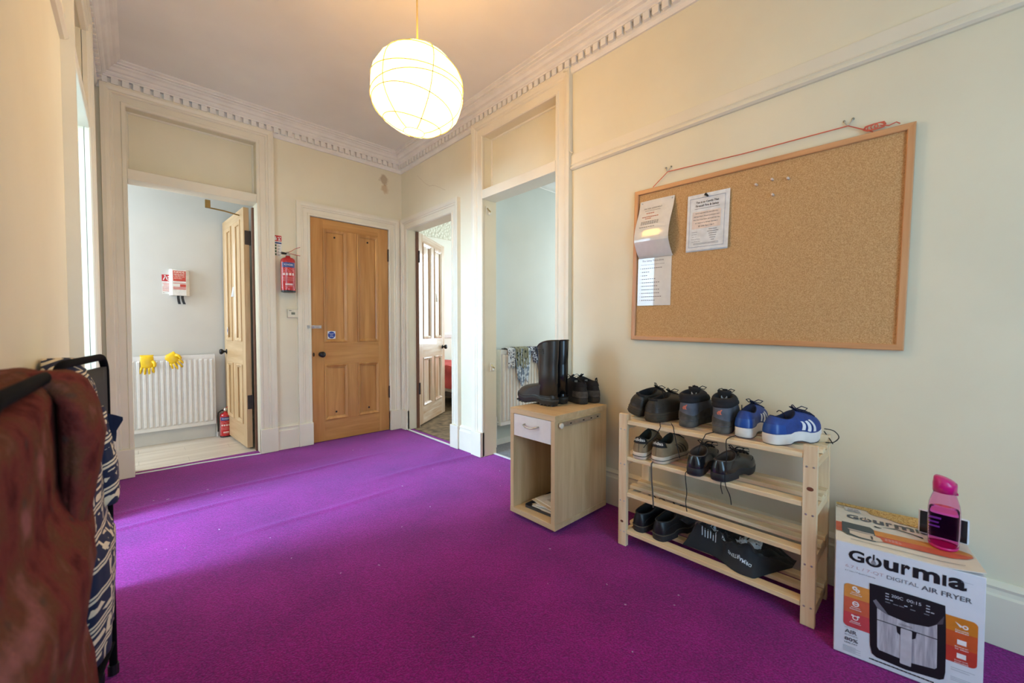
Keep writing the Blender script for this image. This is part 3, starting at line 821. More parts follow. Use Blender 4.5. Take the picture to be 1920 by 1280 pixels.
# hanging cord over two hooks
m_cord = plain('orange red cord', lin(226, 112, 84), .7)
xr = XR-.012
def bl(y, z, x=xr): return (x, y, z)
tag(MB().tube([bl(1.09, 1.832), bl(1.007, 1.893), bl(.64, 1.872), bl(.265, 1.862), bl(.19, 1.812)], .0022, 6).obj('hanging_cord', m_cord), 'thin orange cord carrying the cork board between two wall hooks', 'cord')
for nm, y, z in (('left', 1.007, 1.897), ('right', .265, 1.866)):
    t = thing('picture_hook', 'small metal wall hook above the %s end of the cork board' % nm, 'hook', (XR, y, z))
    MB().tube([(-.003, -.014, .022), (-.006, -.010, .012), (-.012, -.003, -.003), (-.012, .003, -.003), (-.006, .010, .012), (-.003, .014, .022)], .0018, 6).obj('wire_loop', m_steel, t)
    for yy_ in (-.014, .014):
        MB().lathe([(0, 0), (.0045, 0), (.004, .004), (0, .006)], 10).xf(Matrix.Translation((0, yy_, .022)) @ Matrix.Rotation(-PI/2, 4, 'Y')).obj('nail', plain('dull nail', lin(150, 142, 120), .4, .6), t)
kn = MB()
random.seed(5)
for k in range(5):
    pts = []
    for i in range(9):
        a = 2*PI*i/8+k; pts.append((xr-.006-.004*math.sin(3*a), .182+.016*math.cos(a)*(1+.3*k % 1)+(k-2)*.006, 1.828+.012*math.sin(a)))
    kn.tube(pts, .0022, 5)
kn.tube([(xr-.005, .17, 1.828), (xr-.006, .145, 1.818), (xr-.004, .125, 1.824), (xr-.004, .115, 1.815)], .0022, 5)
tag(kn.obj('cord_knot', m_cord), 'loose orange knot at the top right of the cork board', 'cord')
# papers; pos given on the wall plane, text laid on the sheet
m_pap = plain('white paper', lin(236, 236, 234), .7)
m_wallet = plain('clear plastic wallet over paper', lin(226, 222, 214), .12, var=.05, coat=.8)
xp = XR-.0135
def lines(mb, P, rows, y0, y1):
    for s_, x0, x1, z0, z1, bold in rows: text_in(mb, s_, x0, x1, z0, z1, P, bold)
# certificate: local u to the right (towards -y), v up
t = thing('certificate', 'stack of white certificate sheets pinned by one black pin on the cork board', 'paper', (xp, .904, 1.453), rot=(ang+.006, 0, 0))
for k in range(4):
    MB().grid(lambda u, w_: (-.001-k*.0016-.004*(1-w_)**2*(k+1)/4, -.2*u-.001*k, .277*w_+.002*k-.004), 4, 6).obj('sheet', m_pap, t, solid=.0005)
PX = lambda u, v_: (-.0078-.004*(1-v_/.277)**2, -u, v_)
tm = MB()
lines(tm, PX, [('This is to Certify That', .045, .155, .230, .243, .012), ('Firstcall Fire & Safety', .045, .155, .212, .226, .012),
  ('have inspected the portable fire', .045, .152, .180, .187, .006), ('extinguishers of your premises and', .038, .158, .164, .171, .006),
  ('that they have been serviced this day', .035, .162, .148, .155, .006), ('as required in British Standard', .045, .152, .132, .139, .006), ('BS 5306 Part 3 2017', .062, .136, .116, .123, .006)], 0, 0)
tm.obj('lettering', plain('certificate print', lin(70, 66, 66), .7), t)
tm = MB()
lines(tm, PX, [('Customer', .030, .058, .090, .095, 0), ('Location', .030, .056, .078, .083, 0), ('Signed', .030, .052, .066, .071, 0), ('Date of Issue', .030, .072, .054, .059, 0), ('Certificate No.', .030, .074, .042, .047, 0)], 0, 0)
for i, (a, c) in enumerate(((.112, .150), (.105, .158), (.112, .150), (.115, .148), (.118, .145), (.124, .140))):
    z = .098-i*.0105
    tm.add([PX(a, z), PX(c, z), PX(c, z+.0025), PX(a, z+.0025)], [(0, 1, 2, 3)])
for z in (.034, .029, .206): tm.add([PX(.04, z), PX(.16, z), PX(.16, z+.0015), PX(.04, z+.0015)], [(0, 1, 2, 3)])
tm.obj('small_print', plain('pale print', lin(130, 126, 124), .7), t)
tm = MB()
for a0, a1, z0, z1 in ((.016, .184, .016, .018), (.016, .184, .258, .260), (.016, .0175, .016, .260), (.1825, .184, .016, .260)):
    tm.add([PX(a0, z0), PX(a1, z0), PX(a1, z1), PX(a0, z1)], [(0, 1, 2, 3)])
tm.obj('printed_border', plain('blue grey print', lin(150, 158, 176), .7), t)
tm = MB().add([(PX(a, z)[0]+.0004, -a, z) for a, z in ((.03, .108), (.166, .108), (.166, .192), (.03, .192))], [(0, 1, 2, 3)])
tm.obj('shaded_panel', plain('peach print', lin(240, 220, 204), .7), t)
MB().tube([(-.008, -.102, .262), (-.020, -.099, .266), (-.026, -.096, .268)], [.004, .006, .007], 8).obj('pin', m_black, t)
# hanging plastic wallet and the safety notice below it
t = thing('safety_notice', 'lower sheet of fire safety precautions in a clear wallet on the cork board', 'paper', (xp, 1.177, 1.188), rot=(ang, 0, 0))
MB().grid(lambda u, w_: (-.001-.002*math.sin(PI*u), -.193*u, .262*w_), 6, 6).obj('wallet', m_wallet, t, solid=.0008)
PX2 = lambda u, v_: (-.0018-.002*math.sin(PI*u/.193), -u, v_)
tm = MB()
lines(tm, PX2, [('Fire Safety Precautions', .028, .150, .238, .252, .004), ('Please keep these points in mind at all times', .018, .155, .222, .228, .012)], 0, 0)
for i, L in enumerate((.125, .05, .045, .095, .11, .105, .11, .11, .12, .09)):
    z = .203-i*.0195
    text_in(tm, str(i+1), .014, .017, z, z+.005, PX2)
    for k in range(int(L/.012)): tm.add([PX2(.024+k*.012, z), PX2(.033+k*.012, z), PX2(.033+k*.012, z+.0035), PX2(.024+k*.012, z+.0035)], [(0, 1, 2, 3)])
tm.obj('lettering', plain('notice print', lin(112, 104, 96), .7), t)
t = thing('folded_notice', 'curling paper in a clear plastic wallet pinned at the upper left of the cork board', 'paper', (xp, 1.166, 1.45), rot=(ang, 0, 0))
def flap(u, w_):   # w_: 0 bottom, 1 top; bulges into the room, kinked near the bottom
    z = .313*w_
    bulge = .048*math.sin(PI*min(1, (1-w_)/.72)*.5)**1.5 if w_ > .28 else .048*(w_/.28)**.8
    return (-.004-bulge-.004*math.sin(PI*u), -.195*u+.012*(1-w_)*math.sin(PI*(1-w_)), z)
MB().grid(flap, 8, 26).obj('wallet', m_wallet, t, solid=.0008)
PX3 = lambda u, v_: (flap(u/.195, v_/.313)[0]-.0012, flap(u/.195, v_/.313)[1], v_)
tm = MB()
lines(tm, PX3, [('FIRE RISK ASSESSMENT', .032, .135, .262, .270, 0), ('Actions and responsibilities', .038, .128, .250, .256, .012)], 0, 0)
for z, a, c in ((.190, .03, .135), (.183, .03, .138), (.176, .03, .14), (.160, .025, .125)):
    for k in range(int((c-a)/.013)): tm.add([PX3(a+k*.013, z), PX3(a+.010+k*.013, z), PX3(a+.010+k*.013, z+.003), PX3(a+k*.013, z+.003)], [(0, 1, 2, 3)])
tm.obj('lettering', plain('notice print', lin(112, 104, 96), .7), t)
tm = MB()
for z, a, c in ((.236, .05, .10), (.216, .03, .13), (.206, .05, .09)):
    for k in range(int((c-a)/.012)): tm.add([PX3(a+k*.012, z), PX3(a+.010+k*.012, z), PX3(a+.010+k*.012, z+.005), PX3(a+k*.012, z+.005)], [(0, 1, 2, 3)])
tm.obj('red_print', plain('faded red print', lin(200, 132, 110), .7), t)
for u in (.012, .183): MB().lathe([(0, 0), (.005, 0), (.004, .004), (0, .005)], 10).xf(Matrix.Translation((-.006, -u, .302)) @ Matrix.Rotation(-PI/2, 4, 'Y')).obj('pin', m_steel, t)
# spare pins
m_pin = plain('clear pin plastic', lin(236, 214, 196), .2, coat=.5)
for y, z, lb in ((.585, 1.712, 'leftmost pale push pin of the four loose ones in the cork board'), (.522, 1.719, 'middle upper pale push pin of the four loose ones in the cork board'),
              (.462, 1.707, 'rightmost pale push pin of the four loose ones in the cork board'), (.519, 1.651, 'lowest pale push pin of the four loose ones in the cork board')):
    t = MB().lathe([(0, 0), (.006, 0), (.003, .004), (.003, .010), (.006, .014), (.005, .017), (0, .018)], 10).xf(Matrix.Rotation(-PI/2, 4, 'Y')).obj('push_pin', m_pin, smooth=True, loc=(xp+.001, y, z))
    tag(t, lb, 'pin', 'loose push pins in the cork board')
# ------------------------------------------------------------------ beech bedside cabinet
cab = thing('bedside_cabinet', 'tall beech effect cabinet with a white drawer and an open shelf on castors', 'cabinet', (1.540, 1.323, 0))
cz = wood('beech upright', lin(222, 194, 150), lin(204, 172, 126), 'z', .4, .9); cy = wood('beech along y', lin(222, 194, 150), lin(204, 172, 126), 'y', .4, .9); cx_ = wood('beech along x', lin(222, 194, 150), lin(204, 172, 126), 'x', .4, .9)
Wc, Dc, Hc = .330, .460, .615      # width along y, depth along x
z0 = .022
MB().box(.0, Dc, -.001, Wc+.001, Hc-.030, Hc).obj('top', cy, cab, bevel=.0015)
MB().box(0, Dc, -.002, Wc+.002, z0, z0+.030).obj('bottom', cy, cab, bevel=.0015)
for y0 in (0, Wc-.026): MB().box(0, Dc, y0, y0+.026, z0+.030, Hc-.030).obj('side_panel', cz, cab, bevel=.001)
MB().box(Dc-.008, Dc, .026, Wc-.026, z0+.03, Hc-.03).obj('back_panel', cz, cab)
MB().box(.02, Dc-.008, .026, Wc-.026, .455, .467).obj('inner_shelf', cy, cab)
m_dw = plain('white drawer front', lin(236, 230, 224), .35, var=.03)
dr = MB().box(.001, .019, .028, Wc-.028, .462, Hc-.032).obj('drawer', m_dw, cab, bevel=.0015)
hp = [(.001, .115, .538), (-.016, .118, .536), (-.024, .14, .530), (-.026, .165, .528), (-.024, .19, .530), (-.016, .212, .536), (.001, .215, .538)]
MB().tube(hp, .0045, 8).obj('handle', plain('satin handle', lin(206, 196, 182), .3, .6), dr, smooth=True)
# drawer runner left on the outside of the near side
rn = MB().box(.03, .385, -.010, 0, .555, .575); rn.box(.03, .385, -.013, -.010, .553, .557).box(.03, .385, -.013, -.010, .573, .577)
rn.obj('drawer_runner', plain('zinc runner', lin(196, 186, 168), .35, .7), cab)
MB().lathe([(0, 0), (.014, 0), (.014, .010), (.005, .012), (0, .012)], 18).xf(Matrix.Translation((.034, -.010, .562)) @ Matrix.Rotation(PI/2, 4, 'X')).obj('runner_wheel', plain('cream nylon', lin(236, 226, 206), .4), cab)
hs = MB()
for x in (.11, .22, .29, .35): hs.box(x, x+.014, -.0108, -.0098, .560, .566)
hs.obj('runner_slots', m_ink, cab)
for x in (.035, Dc-.035):
    for y in (.03, Wc-.03):
        c = MB().lathe([(0, -.007), (.014, -.007), (.015, 0), (.014, .007), (0, .007)], 14).xf(Matrix.Translation((x, y, .0155)) @ Matrix.Rotation(PI/2, 4, 'X'))
        c.box(x-.004, x+.004, y-.010, y+.010, .018, .024)
        c.obj('castor', plain('grey castor', lin(70, 70, 74), .4), cab)
# tray with a heap of envelopes
tr = thing('document_tray', 'dark document tray lying in the bottom of the beech cabinet', 'tray', (1.60, 1.36, z0+.0305), rz=.06)
tm = MB().box(0, .30, 0, .22, 0, .004).box(0, .30, 0, .004, .004, .020).box(0, .30, .216, .22, .004, .020).box(0, .004, .004, .216, .004, .014).box(.296, .30, .004, .216, .004, .020)
tm.obj('shell', plain('dark grey tray', lin(52, 48, 48), .5), tr)
random.seed(9)
for k in range(6):
    c = [lin(226, 206, 176), lin(236, 226, 208), lin(214, 192, 158), lin(240, 236, 226)][k % 4]
    sx, sy = random.uniform(.20, .25), random.uniform(.14, .18)
    M = Matrix.Translation((1.735+random.uniform(-.012, .015), 1.465+random.uniform(-.012, .012), z0+.0355+k*.0062)) @ Matrix.Rotation(random.uniform(-.22, .22), 4, 'Z')
    o = empty('envelope'); o.matrix_world = M; o.location = M.to_translation(); o.rotation_euler = M.to_euler()
    MB().grid(lambda u, v_: ((u-.5)*sx, (v_-.5)*sy, .0022*math.sin(PI*u)*math.sin(3*v_+k)), 6, 4).obj('paper', plain('envelope paper %d' % (k % 4), c, .7), o, solid=.005)
    MB().box(-sx*.34, -sx*.02, -sy*.22, sy*.12, .0052, .0056).obj('window', plain('envelope window', lin(204, 186, 160), .3), o)
    tag(o, ('lowest', 'second from lowest', 'third from lowest', 'third from top', 'second from top', 'topmost')[k]+' cream envelope of the heap in the cabinet tray', 'envelope', 'envelopes in the cabinet')
tr['label'] = 'dark document tray holding envelopes in the bottom of the beech cabinet'

# ------------------------------------------------------------------ pine shoe rack
pz_ = wood('pine upright', lin(244, 220, 182), lin(224, 186, 138), 'z', .5, .8); py_ = wood('pine along y', lin(246, 224, 184), lin(226, 190, 140), 'y', .5, .8); px_ = wood('pine along x', lin(244, 220, 182), lin(224, 186, 138), 'x', .5, .8)
rack = thing('shoe_rack', 'four tier slatted pine shoe rack against the right wall', 'shoe rack', (1.716, .279, 0))
RW, RD, RH = .784, .245, .645
for y in (0, RW-.042):
    for x in (0, RD-.022):
        pt = MB().box(x, x+.022, y, y+.042, 0, RH).obj('post', pz_, rack, bevel=.0015)
        if x == 0:
            sc = MB()
            for z in (.57, .40, .22, .07):
                for dy in (.011, .031):
                    sc.lathe([(0, 0), (.0038, 0), (.0030, .0012), (0, .0014)], 8)
                    sc.xf(Matrix.Translation((0, y+dy, z)) @ Matrix.Rotation(-PI/2, 4, 'Y'), len(sc.v)-32)
            sc.obj('screw_heads', m_steel, pt)
SZ = (.615, .440, .264, .080)
for z in SZ:
    for y in (.004, RW-.024):
        MB().box(.022, RD-.022, y, y+.020, z-.052, z-.019).obj('cross_bar', px_, rack, bevel=.001)
    for k, x in enumerate((.003, .104, .180)):
        y0, y1 = ((.043, RW-.043) if k == 0 else (.001, RW-.001))
        if k == 0: MB().box(x, x+.046, y0, y1, z-.0185, z).obj('slat', py_, rack, bevel=.002)
        else: MB().box(x, x+.042, y0, y1, z-.0165, z).obj('slat', py_, rack, bevel=.002)
kn_ = plain('pine knot', lin(120, 66, 44), .6)
for y, z, r in ((.020, .492, .0075), (RW-.02, .118, .006)):
    MB().lathe([(0, 0), (r, 0), (0, .0006)], 12).xf(Matrix.Translation((0, y, z)) @ Matrix.Rotation(-PI/2, 4, 'Y') @ Matrix.Diagonal((1, 1.4, 1, 1))).obj('knot', kn_, rack)

# ------------------------------------------------------------------ shoes
WID = [(0, 0), (.03, .44), (.08, .65), (.18, .74), (.38, .72), (.55, .84), (.70, 1.0), (.82, .95), (.91, .74), (.97, .42), (1, 0)]
def interp(tab, s):
    for (a, p), (b_, q) in zip(tab, tab[1:]):
        if s <= b_: 
            t = (s-a)/(b_-a); return p+(q-p)*t
    return tab[-1][1]
class Shoe:
    """radial loft between the sole outline and the collar"""
    def __init__(s, L=.275, W=.098, sole=.026, zh=.080, zf=.094, dip=.014, toe=.050, c0=.010, c1=.150, cw=.062, hand=1, spring=.012, heel=0.0, arch=.0, flare=1.0, round_toe=1.0):
        s.__dict__.update(locals())
    def yc(s, q): return s.hand*.05*s.W*math.sin(PI*min(1, q*1.1))
    def out(s, ph, k=1.0):
        q = (1-math.cos(ph))/2
        sg = 1 if math.sin(ph) >= 0 else -1
        # finer rounding at the two ends
        q2 = q
        wv = interp(WID, q2)
        if q2 < .08: wv = .65*math.sqrt(max(0, 1-((.08-q2)/.08)**2))
        if q2 > .86: wv = .87*math.sqrt(max(0, 1-((q2-.86)/.14)**2))**s.round_toe
        return V(s.L*.5+(q2-.5)*s.L*k, s.yc(q2)+sg*wv*s.W*.5*k, 0)
    def zb(s, q):
        z = s.spring*max(0, (q-.74)/.26)**2
        if s.arch and .30 < q < .60: z += s.arch*math.sin(PI*(q-.30)/.30)**.5
        return z
    def col(s, ph, k=1.0):
        q = (1-math.cos(ph))/2; sg = math.sin(ph)
        x = s.c0+(s.c1-s.c0)*(.5+(q-.5)*k)
        y = s.yc(q)*.5+sg*s.cw*.5*k
        z = s.zh+(s.zf-s.zh)*q-s.dip*math.sin(PI*q)
        return V(x, y, z)
    def up(s, ph, v):
        q = (1-math.cos(ph))/2
        O = s.out(ph, .985); C = s.col(ph)
        zs = s.sole+s.zb(q)*.8
        h1 = (.45*(s.zh-s.sole))*(1-q)**1.0+(s.toe*.82)*q
        B0 = V(O.x, O.y, zs)
        B1 = V(s.L*.5+(O.x-s.L*.5)*s.flare, s.yc(q)+(O.y-s.yc(q))*1.04, zs+h1)
        k = .42+.16*q
        B2 = C.lerp(V(O.x, O.y, 0), k)
        B2.z = C.z+(zs+h1-C.z)*(.30+.12*q)
        a = 1-v
        return B0*a**3+B1*3*a*a*v+B2*3*a*v*v+C*v**3
    def nrm(s, ph, v):
        e = .01
        du = s.up(ph+e, v)-s.up(ph-e, v); dv = s.up(ph, min(1, v+e))-s.up(ph, max(0, v-e))
        n = dv.cross(du)
        if n.length < 1e-9: return V(0, 0, 1)
        n.normalize()
        return n
    def off(s, ph, v, d): return s.up(ph, v)+s.nrm(ph, v)*d
    def patch(s, a0, a1, v0, v1, d=.0012, n=10, m=4):
        mb = MB()
        def fn(u, w_):
            ph = a0(w_)+(a1(w_)-a0(w_))*u if callable(a0) else a0+(a1-a0)*u
            vv = v0+(v1-v0)*w_
            return s.off(ph, vv, d)
        return mb.grid(fn, n, m)
def build_shoe(name, label, cat, sh, loc, rz, m_up, m_sole, m_in, group=None, roll=0, pitch=0, laces=None, m_lace=None, extra=None, sole_split=None, upper_name='upper', nlace=5):
    t = thing(name, label, cat, loc, group=group, rot=(roll, pitch, rz))
    NA, NV = 44, 9
    A = [2*PI*i/NA for i in range(NA)]
    u = MB(); u.loft([[sh.up(a, j/NV) for a in A] for j in range(NV+1)], False, False)
    u.obj(upper_name, m_up, t, smooth=True)
    li = MB(); rr = []
    for k, dz, zz in ((1.0, 0, None), (.93, .002, None), (.84, -.004, None), (.80, -.03, None), (.86, 0, sh.sole+.006)):
        ring = []
        for a in A:
            p = sh.col(a, k); p.z = p.z+dz if zz is None else zz+.004*(1-math.cos(a))/2
            ring.append(p)
        rr.append(ring)
    li.loft(rr, False, True); li.obj('lining', m_in, t, smooth=True)
    so = MB(); rr = []
    for k, f in ((.955, 0), (.985, .12), (1.0, .5), (1.0, .86), (.985, 1.0), (.93, 1.0)):
        ring = []
        for a in A:
            q = (1-math.cos(a))/2; p = sh.out(a, k); z0_ = sh.zb(q)
            top = sh.sole+z0_*.8
            ring.append(V(p.x, p.y, z0_+(top-z0_)*f+.001))
        rr.append(ring)
    so.loft(rr, True, True); so.obj('sole', m_sole, t, smooth=True)
    if laces:
        m_lace = m_lace or m_ink
        lm = MB()
        for k in range(nlace):
            v = .96-k*(.52/nlace); dl = .34+.10*k/nlace
            for sgn in (1, -1):
                v2 = v-.05
                lm.tube([sh.off(PI-dl*sgn, v, .002), sh.off(PI, (v+v2)/2, .0055), sh.off(PI+dl*sgn, v2, .002)], .0021, 5)
        # bow
        p0 = sh.off(PI, .93, .008)
        for sgn in (1, -1):
            lm.tube([p0, p0+V(.004, sgn*.018, .012), p0+V(.016, sgn*.032, .006), p0+V(.018, sgn*.022, -.004), p0], .002, 5)
        lm.obj('laces', m_lace, t)
        tg = MB(); tg.grid(lambda a, w_: sh.off(PI+(a-.5)*.62*(1-.2*w_), .50+.5*w_, .0015)+V(-.012, 0, .014)*max(0, w_-.75)/.25, 6, 8)
        tg.obj('tongue', m_in, t, smooth=True, solid=.003)
    if extra: extra(t, sh)
    return t
m_soft = plain('black lining', lin(24, 23, 24), .9)
m_blk = plain('worn black leather', lin(58, 51, 43), .5, var=.35, scale=14, bmp=.15)
m_blks = plain('brown black rubber', lin(76, 64, 50), .75, var=.25, scale=20)
m_pol = plain('polished black leather', lin(26, 27, 32), .22, var=.2, coat=.4)
m_pols = plain('dark grey rubber sole', lin(38, 38, 42), .6)
m_lc = plain('black lace', lin(22, 20, 20), .8)

# A: bulky black leather walking shoes
def extraA(t, sh):
    for k in range(3):
        tube = MB(); 
        for j in (0, 1): pass
        pts = [sh.out(a, 1.01)+V(0, 0, sh.sole*(.28+.24*k)+sh.zb((1-math.cos(a))/2)*.8) for a in [2*PI*i/44 for i in range(45)]]
        tube.tube(pts, .0016, 4).obj('sole_ridge', m_blks, t)
    for k in range(6):
        v = .16+k*.075
        MB().tube([sh.off(a, v, .0008) for a in [-1.1+2.2*i/14 for i in range(15)]], .0011, 4).obj('heel_rib', m_blk, t)
    sh.patch(-.6, .6, .80, .99, .003).obj('heel_collar', m_soft, t, smooth=True, solid=.004)
kA = dict(L=.268, W=.116, sole=.044, zh=.108, zf=.128, dip=.010, toe=.056, c0=.022, c1=.155, cw=.060, spring=.014)
build_shoe('walking_shoe', 'bulky black leather walking shoe tipped against the left post, top tier of the rack', 'shoe', Shoe(hand=1, **kA), (1.775, 1.030, .634), math.radians(-4), m_blk, m_blks, m_soft, 'bulky black walking shoes', roll=.30, laces=1, m_lace=m_lc, extra=extraA)
build_shoe('walking_shoe', 'bulky black leather walking shoe standing flat second from the left on the top tier', 'shoe', Shoe(hand=-1, **kA), (1.762, .932, .6155), math.radians(-9), m_blk, m_blks, m_soft, 'bulky black walking shoes', laces=1, m_lace=m_lc, extra=extraA)
# lace ends sticking up / hanging over the edge
def strand(nm, label, pts, r=.0019, mat=None):
    P = [Vector(p) for p in pts]; q = []
    for i in range(len(P)-1):
        a, b_, c, d = P[max(0, i-1)], P[i], P[i+1], P[min(len(P)-1, i+2)]
        for k in range(5):
            t = k/5; q.append(.5*((2*b_)+(c-a)*t+(2*a-5*b_+4*c-d)*t*t+(3*b_-a-3*c+d)*t**3))
    q.append(P[-1])
    return MB().tube(q, r, 5).obj(nm, mat or m_lc, None)
def child_world(o, root):
    """attach a mesh built in world coordinates to a thing"""
    mw = Matrix.LocRotScale(root.location, root.rotation_euler, root.scale)
    o.parent = root; o.matrix_parent_inverse = mw.inverted()
    return o
shoesA = [o for o in COL.objects if o.name.startswith('walking_shoe')]
child_world(strand('lace_end', '', [(1.90, .985, .722), (1.885, .985, .745), (1.89, .975, .765)]), shoesA[0])
child_world(strand('lace_end', '', [(1.86, .90, .712), (1.85, .905, .735), (1.848, .91, .758)]), shoesA[1])
child_world(strand('lace_end', '', [(1.80, .895, .618), (1.722, .855, .620), (1.708, .848, .612), (1.706, .870, .57), (1.706, .905, .535), (1.71, .928, .505)]), shoesA[1])
child_world(strand('lace_end', '', [(1.80, .84, .618), (1.725, .795, .620), (1.708, .785, .61), (1.705, .772, .56), (1.700, .760, .525), (1.696, .752, .500)]), shoesA[1])

# B: grey hiking boots with padded collars
m_hike = plain('dusty blue grey suede', lin(104, 106, 116), .85, var=.35, scale=18, bmp=.2)
m_mud = plain('muddy dark rubber', lin(98, 92, 86), .9, var=.5, scale=26)
m_pad = plain('black padded mesh', lin(34, 32, 34), .9, var=.2, scale=60, bmp=.3)
m_coral = plain('faded coral print', lin(214, 118, 96), .7)
def extraB(t, sh):
    cuff = MB(); NA = 44; A = [2*PI*i/NA for i in range(NA)]
    rr = [[sh.off(a, v, d) for a in A] for v, d in ((.56, .0), (.60, .006), (.68, .008), (.74, .006), (.80, .009), (.88, .009), (.96, .006), (1.0, .0))]
    cuff.loft(rr, False, False).obj('padded_collar', m_pad, t, smooth=True)
    MB().grid(lambda a, w_: sh.off(-1.9+a*3.8, .02+w_*(.20+.07*math.cos(a*9)), .0022), 24, 3).obj('mud_rand', m_mud, t, smooth=True)
    # small flame like mark of two strokes at the heel
    for s_ in (0, 1):
        MB().grid(lambda a, w_: sh.off(-.10+s_*.11+a*.09+.05*math.sin(w_*4), .34+w_*(.16-.04*s_), .0024), 3, 6).obj('heel_mark', m_coral, t)
    MB().grid(lambda a, w_: sh.off(1.0+a*.12+.08*w_, .30+w_*.10, .0024), 2, 3).obj('side_mark', m_coral, t)
    lb = MB().box(sh.c1-.028, sh.c1-.026, -.012, .012, sh.zf-.045, sh.zf-.012).obj('size_label', plain('size label', lin(190, 200, 210), .5), t)
    MB().grid(lambda a, w_: V(sh.c1-.012-.006*w_-.010*math.cos((a-.5)*2.6), (a-.5)*.052, sh.zf-.06+.072*w_), 8, 6).obj('tongue_pad', m_pad, t, smooth=True, solid=.006)
kB = dict(L=.272, W=.102, sole=.032, zh=.148, zf=.160, dip=.004, toe=.058, c0=.010, c1=.128, cw=.078, spring=.014)
b1 = build_shoe('hiking_boot', 'grey suede hiking boot with coral mark, left one of its pair on the top tier', 'boot', Shoe(hand=1, **kB), (1.776, .768, .6155), math.radians(1), m_hike, m_mud, m_pad, 'grey hiking boots', laces=1, m_lace=m_lc, extra=extraB)
b2 = build_shoe('hiking_boot', 'grey suede hiking boot beside the blue trainers, right one of its pair', 'boot', Shoe(hand=-1, **kB), (1.768, .619, .6155), math.radians(10), m_hike, m_mud, m_pad, 'grey hiking boots', laces=1, m_lace=m_lc, extra=extraB)
child_world(strand('lace_end', '', [(1.90, .655, .745), (1.90, .625, .735), (1.895, .615, .705), (1.90, .64, .68)]), b1)
child_world(strand('lace_end', '', [(1.80, .64, .618), (1.722, .652, .6195), (1.708, .655, .612), (1.704, .672, .57), (1.703, .680, .53)]), b2)
child_world(strand('lace_end', '', [(1.80, .56, .618), (1.715, .568, .6195), (1.706, .572, .60), (1.700, .567, .55), (1.690, .569, .49), (1.686, .565, .44), (1.690, .55, .40), (1.693, .545, .365)]), b2)
child_world(strand('lace_end', '', [(1.83, .555, .74), (1.815, .549, .70), (1.80, .540, .65), (1.79, .537, .62)]), b2)

# C: blue running shoes with white soles and three stripes
m_blue = plain('royal blue mesh', lin(34, 66, 140), .6, var=.25, scale=40, bmp=.1)
m_navy = plain('navy lining', lin(20, 30, 62), .85)
m_wsole = plain('white foam sole', lin(232, 226, 222), .6, var=.14, scale=12)
m_stripe = plain('white stripe', lin(236, 236, 240), .5)
def extraC(t, sh):
    for sg in (1, -1):
        for k in range(3):
            c = (PI/2+.02+k*.20)*sg
            MB().grid(lambda a, w_: sh.off(c+(a-.5)*.12*sg+.16*w_*sg, .06+w_*.54, .0018), 3, 8).obj('stripe', m_stripe, t, smooth=True)
    MB().box(.045, .085, -.016, .016, sh.sole+.011, sh.sole+.0125).obj('insole_label', plain('pale insole label', lin(180, 204, 220), .5), t)
    sh.patch(-.9, .9, .05, .45, .0016, 14, 4).obj('heel_counter', plain('glossy blue', lin(32, 78, 158), .3), t, smooth=True)
    sl = MB(); A = [2*PI*i/44 for i in range(44)]
    sl.loft([[V(sh.out(a, .965).x, sh.out(a, .965).y, sh.zb((1-math.cos(a))/2)+z) for a in A] for z in (-.0005, .006)], True, True)
    sl.obj('outsole', plain('dark outsole', lin(44, 54, 66), .7), t)
kC = dict(L=.262, W=.098, sole=.040, zh=.108, zf=.120, dip=.018, toe=.050, c0=.020, c1=.138, cw=.058, spring=.022, arch=.010)
c1_ = build_shoe('running_shoe', 'royal blue running shoe with white sole, next to the hiking boots', 'shoe', Shoe(hand=1, **kC), (1.772, .534, .6155), math.radians(2), m_blue, m_wsole, m_navy, 'blue running shoes', laces=1, m_lace=m_navy, extra=extraC)
c2_ = build_shoe('running_shoe', 'royal blue running shoe showing three white stripes, at the right end of the rack', 'shoe', Shoe(hand=-1, **kC), (1.750, .444, .6155), math.radians(-25), m_blue, m_wsole, m_navy, 'blue running shoes', laces=1, m_lace=m_navy, extra=extraC)
child_world(strand('lace_end', '', [(1.87, .44, .722), (1.865, .43, .73), (1.86, .415, .722), (1.85, .40, .70)]), c1_)
child_world(strand('lace_end', '', [(1.955, .30, .665), (1.965, .272, .660), (1.958, .255, .64), (1.94, .268, .621), (1.925, .29, .619)]), c2_)
child_world(strand('lace_end', '', [(1.955, .30, .655), (1.94, .282, .635), (1.925, .268, .618)]), c2_)

